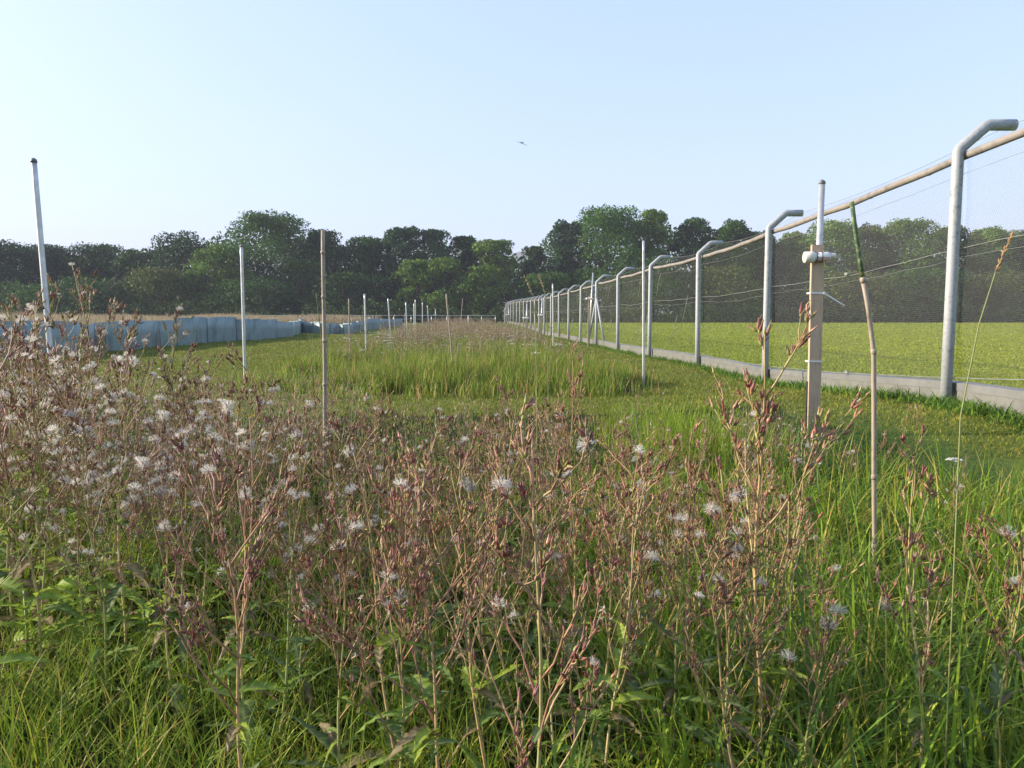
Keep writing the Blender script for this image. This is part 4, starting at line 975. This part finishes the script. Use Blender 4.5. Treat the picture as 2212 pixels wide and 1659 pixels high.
# ---------------------------------------------------------------- small flowers and seed stalks
def umbel_plant(x, y, h, rad, label, group, flower=(0.8, 0.8, 0.77), n=26):
    t = thing('yarrow_flower', label, 'flower', (x, y, g1(x, y)), 0, group); mb = MB(); fl = MB(); r = np.random.default_rng(int(abs(x*1000+y*77)))
    mb.tube([(0, 0, 0), (0.01, 0, h*0.5), (0, 0.005, h*0.93)], 0.0016+0.0001*y, 5, (0.12, 0.17, 0.05))
    for k in range(n):
        a = r.uniform(0, 6.28); q = rad*math.sqrt(r.uniform(0, 1)); e = np.array([q*math.cos(a), q*math.sin(a), h+r.uniform(-.004, .004)-q*q*4])
        if k % 3 == 0: mb.tube([(0, 0.005, h*0.93), e*[.6, .6, 1]-[0, 0, 0.01], e], 0.0007, 4, (0.14, 0.18, 0.07))
        s = rad*0.2; fl.tube([e, e+[0, 0, s*0.3], e+[0, 0, s*0.5]], [s*0.5, s, s*0.4], 6, flower)
    obj('stem', mb.mesh('stem', M_stem, True), t); obj('bloom', fl.mesh('bloom', M_fluff, True), t)
p = at(2062, 992, 3.6); umbel_plant(p.x, 3.6, p.z-g1(p.x, 3.6), 0.034, 'white yarrow flower head above the grass at the far right of the near bed', 'white yarrow', n=40)
p = at(1767, 1005, 3.9); umbel_plant(p.x, 3.9, p.z, 0.018, 'small white yarrow flower head beside the foot of the wooden stake', 'white yarrow', n=16)
rf = random.Random(3)
for k in range(80):
    y = 13 + 19*rf.random(); a, b = bed_far(y); x = rf.uniform(a, a+(b-a)*0.85); umbel_plant(x, y, rf.uniform(0.5, 0.78), rf.uniform(0.035, 0.085), 'white yarrow flower head dotted over the second bed grass', 'white yarrow of the second bed', n=10)
def yellow(px, py, Y, label):
    p = at(px, py, Y); z = p.z-g1(p.x, Y); t = thing('yellow_flower', label, 'flower', (p.x, Y, g1(p.x, Y)), 0, 'yellow flowers'); mb = MB(); fl = MB(); r = np.random.default_rng(int(px))
    for k in range(4):
        e = np.array([r.normal(0, .03), r.normal(0, .03), z+r.normal(0, .02)]); mb.tube([(0, 0, 0), e*[.4, .4, .7], e], 0.0015, 4, (0.12, 0.17, 0.05))
        for j in range(9):
            a = j*0.7; d = np.array([math.cos(a), math.sin(a), .3])*0.011; s = np.array([-math.sin(a), math.cos(a), 0])*.003; fl.add([e-s, e+s, e+d+s, e+d-s], [(0, 1, 2, 3)], None, (0.75, 0.50, 0.02))
    obj('stem', mb.mesh('stem', M_stem, True), t); obj('bloom', fl.mesh('bloom', M_leaf), t)
yellow(519, 888, 4.6, 'small yellow flower cluster among the weeds below the straight metal pole')
yellow(548, 905, 4.2, 'small yellow flower just right of the yellow cluster')
yellow(675, 722, 12.5, 'small yellow flower on the mown grass left of the bamboo cane')
yellow(1330, 790, 13.5, 'small yellow flower at the right end of the second bed')
def seed_stalk(pts, Y, label, rad=0.0012, spike=0.35, lean=0.0, colr=(0.36, 0.28, 0.17)):
    b = at(pts[0][0], pts[0][1], Y); g = g1(b.x, Y); t = thing('grass_stalk', label, 'grass stalk', (b.x, Y, g), 0, 'tall flowering grass stalks'); mb = MB(); sp = MB()
    Q = np.array([np.array(at(x, y, Y)) - np.array([b.x, Y, g]) for x, y in pts])
    if Q[0][2] > 0.02: Q = np.vstack([[Q[0][0]*0.9, 0, -0.02], Q])
    mb.tube(Q, np.linspace(rad*1.4, rad*0.7, len(Q)), 5, (0.2, 0.22, 0.08)); r = np.random.default_rng(int(pts[0][0]))
    a, e = Q[-2], Q[-1]
    for k in range(26):
        q = a+(e-a)*(1-spike*2*r.uniform(0, 1)*0.5/0.5*0.9 if False else 1-r.uniform(0, 1)); d = (e-a)/np.linalg.norm(e-a)+r.normal(0, .28, 3); d /= np.linalg.norm(d); L = 0.010
        sp.tube([q, q+d*L*.5, q+d*L], [0.0006, 0.0018, 0.0004], 5, np.array(colr)*r.uniform(.7, 1.2))
    obj('stem', mb.mesh('stem', M_stem, True), t); obj('seed_spike', sp.mesh('seed_spike', M_dry, True), t)
seed_stalk([(1160, 900), (1157, 700), (1152, 640), (1132, 594)], 2.6, 'thin seeding grass stalk, left of the pair above the far fence end')
seed_stalk([(1185, 900), (1182, 700), (1178, 635), (1165, 596)], 2.7, 'thin seeding grass stalk, right of the pair above the far fence end')
seed_stalk([(2060, 1250), (2075, 900), (2115, 700), (2150, 590), (2185, 508)], 1.5, 'slender nodding grass stalk right of the nearest fence post', rad=0.0013, colr=(0.4, 0.24, 0.12))

def leafy(px, Y, label, seed):
    x = X_at(px, Y); rg = np.random.default_rng(seed); t = thing('leafy_weed', label, 'weed', (x, Y, g1(x, Y)), 0, 'broad leaved weeds at the foot of the left stand'); mb = MB()
    mb.tube([(0, 0, -0.02), (0.01, 0, 0.12), (0, 0.01, 0.26)], 0.004, 6, (0.2, 0.25, 0.07)); obj('stem', mb.mesh('stem', M_stem, True), t)
    for k in range(10):
        mb = MB(); leaf(mb, np.array([0, 0, 0.03+0.024*k]), k*2.4, rg.uniform(0.10, 0.17), rg.uniform(0.020, 0.032), rg.uniform(0.2, 0.6), rg.uniform(0.3, 0.8), np.array((0.24, 0.36, 0.03))*rg.uniform(0.7, 1.1), rg, 0.6); obj('leaf', mb.mesh('leaf', M_leaf), t)
leafy(22, 2.55, 'bright broad leaved weed cut by the left edge at the foot of the white-tufted stand', 1)
leafy(150, 2.6, 'bright broad leaved weed at the foot of the stand, second from the left edge', 2)
leafy(285, 2.45, 'bright broad leaved weed at the foot of the stand, farthest from the left edge', 3)
# broad bright grass leaves of the right foreground, each plant a thing
def broad_grass(px, Y, n, hmax, label):
    x = X_at(px, Y); t = thing('coarse_grass_plant', label, 'grass plant', (x, Y, g1(x, Y)), 0, 'coarse grass plants of the right foreground'); r = np.random.default_rng(int(px)); P = np.zeros((n, 3)); P[:, :2] = r.normal(0, 0.02, (n, 2))
    V, Q, T, C = blades(P, r.uniform(0.5, 1, n)*hmax, r.uniform(0.008, 0.014, n), r.uniform(0.1, 1.0, n)**1.4, np.array([(0.14, 0.23, 0.045)]*n)*r.uniform(.7, 1.2, (n, 1)), 8)
    mb = MB(); mb.add(V, Q, T, C); obj('blades', mb.mesh('blades', M_grass, True), t)
broad_grass(1800, 1.75, 14, 0.75, 'tall bright coarse grass plant left of the bent cane foot')
broad_grass(1860, 2.3, 12, 0.6, 'bright coarse grass plant directly at the bent cane foot')
broad_grass(2110, 2.1, 12, 0.62, 'coarse grass plant right of the lone pale-stemmed weed')
broad_grass(1700, 1.5, 12, 0.5, 'low coarse grass plant at the bottom, left of the tall bright one')
broad_grass(1230, 1.45, 12, 0.5, 'coarse grass plant at the bottom in the middle of the weeds')
broad_grass(460, 2.1, 14, 0.34, 'coarse grass tuft at the bottom left beside the thick-stemmed weed')

# insect caught in flight
p = at(1126, 309, 1.6); t = thing('flying_insect', 'small faint grey insect flying in the empty sky above the middle of the wood', 'insect', p, 0)
mb = MB(); mb.tube([(-0.013, 0, 0.004), (-0.006, 0, 0.002), (0, 0, 0), (0.008, 0, -0.003), (0.013, 0, -0.005)], [0.0002, 0.0004, 0.0005, 0.0004, 0.0002], 8); obj('body', mb.mesh('body', M_insect, True), t)
for s in (-1, 1):
    mb = MB(); mb.add([(-0.002, 0, 0.001), (0.003, 0, 0.0), (0.006, s*0.006, 0.0004), (-0.001, s*0.006, 0.0008)], [(0, 1, 2, 3)], None, (0.3, 0.3, 0.3)); obj('wing', mb.mesh('wing', M_fluff), t)

# ---------------------------------------------------------------- haze
m = bpy.data.materials.new('haze'); m.use_nodes = True; t_ = m.node_tree; t_.nodes.clear()
pv = t_.nodes.new('ShaderNodeVolumePrincipled'); pv.inputs['Density'].default_value = 0.00042; pv.inputs['Color'].default_value = (0.70, 0.70, 0.88, 1); pv.inputs['Anisotropy'].default_value = 0.0
mo = t_.nodes.new('ShaderNodeOutputMaterial'); t_.links.new(pv.outputs[0], mo.inputs['Volume'])
mb = MB(); mb.box((-3600, -60, -25), (3600, 2100, 150)); ho = obj('haze', mb.mesh('haze', m), kind='stuff', label='thin pale haze in the far air over fields and hills', category='haze')
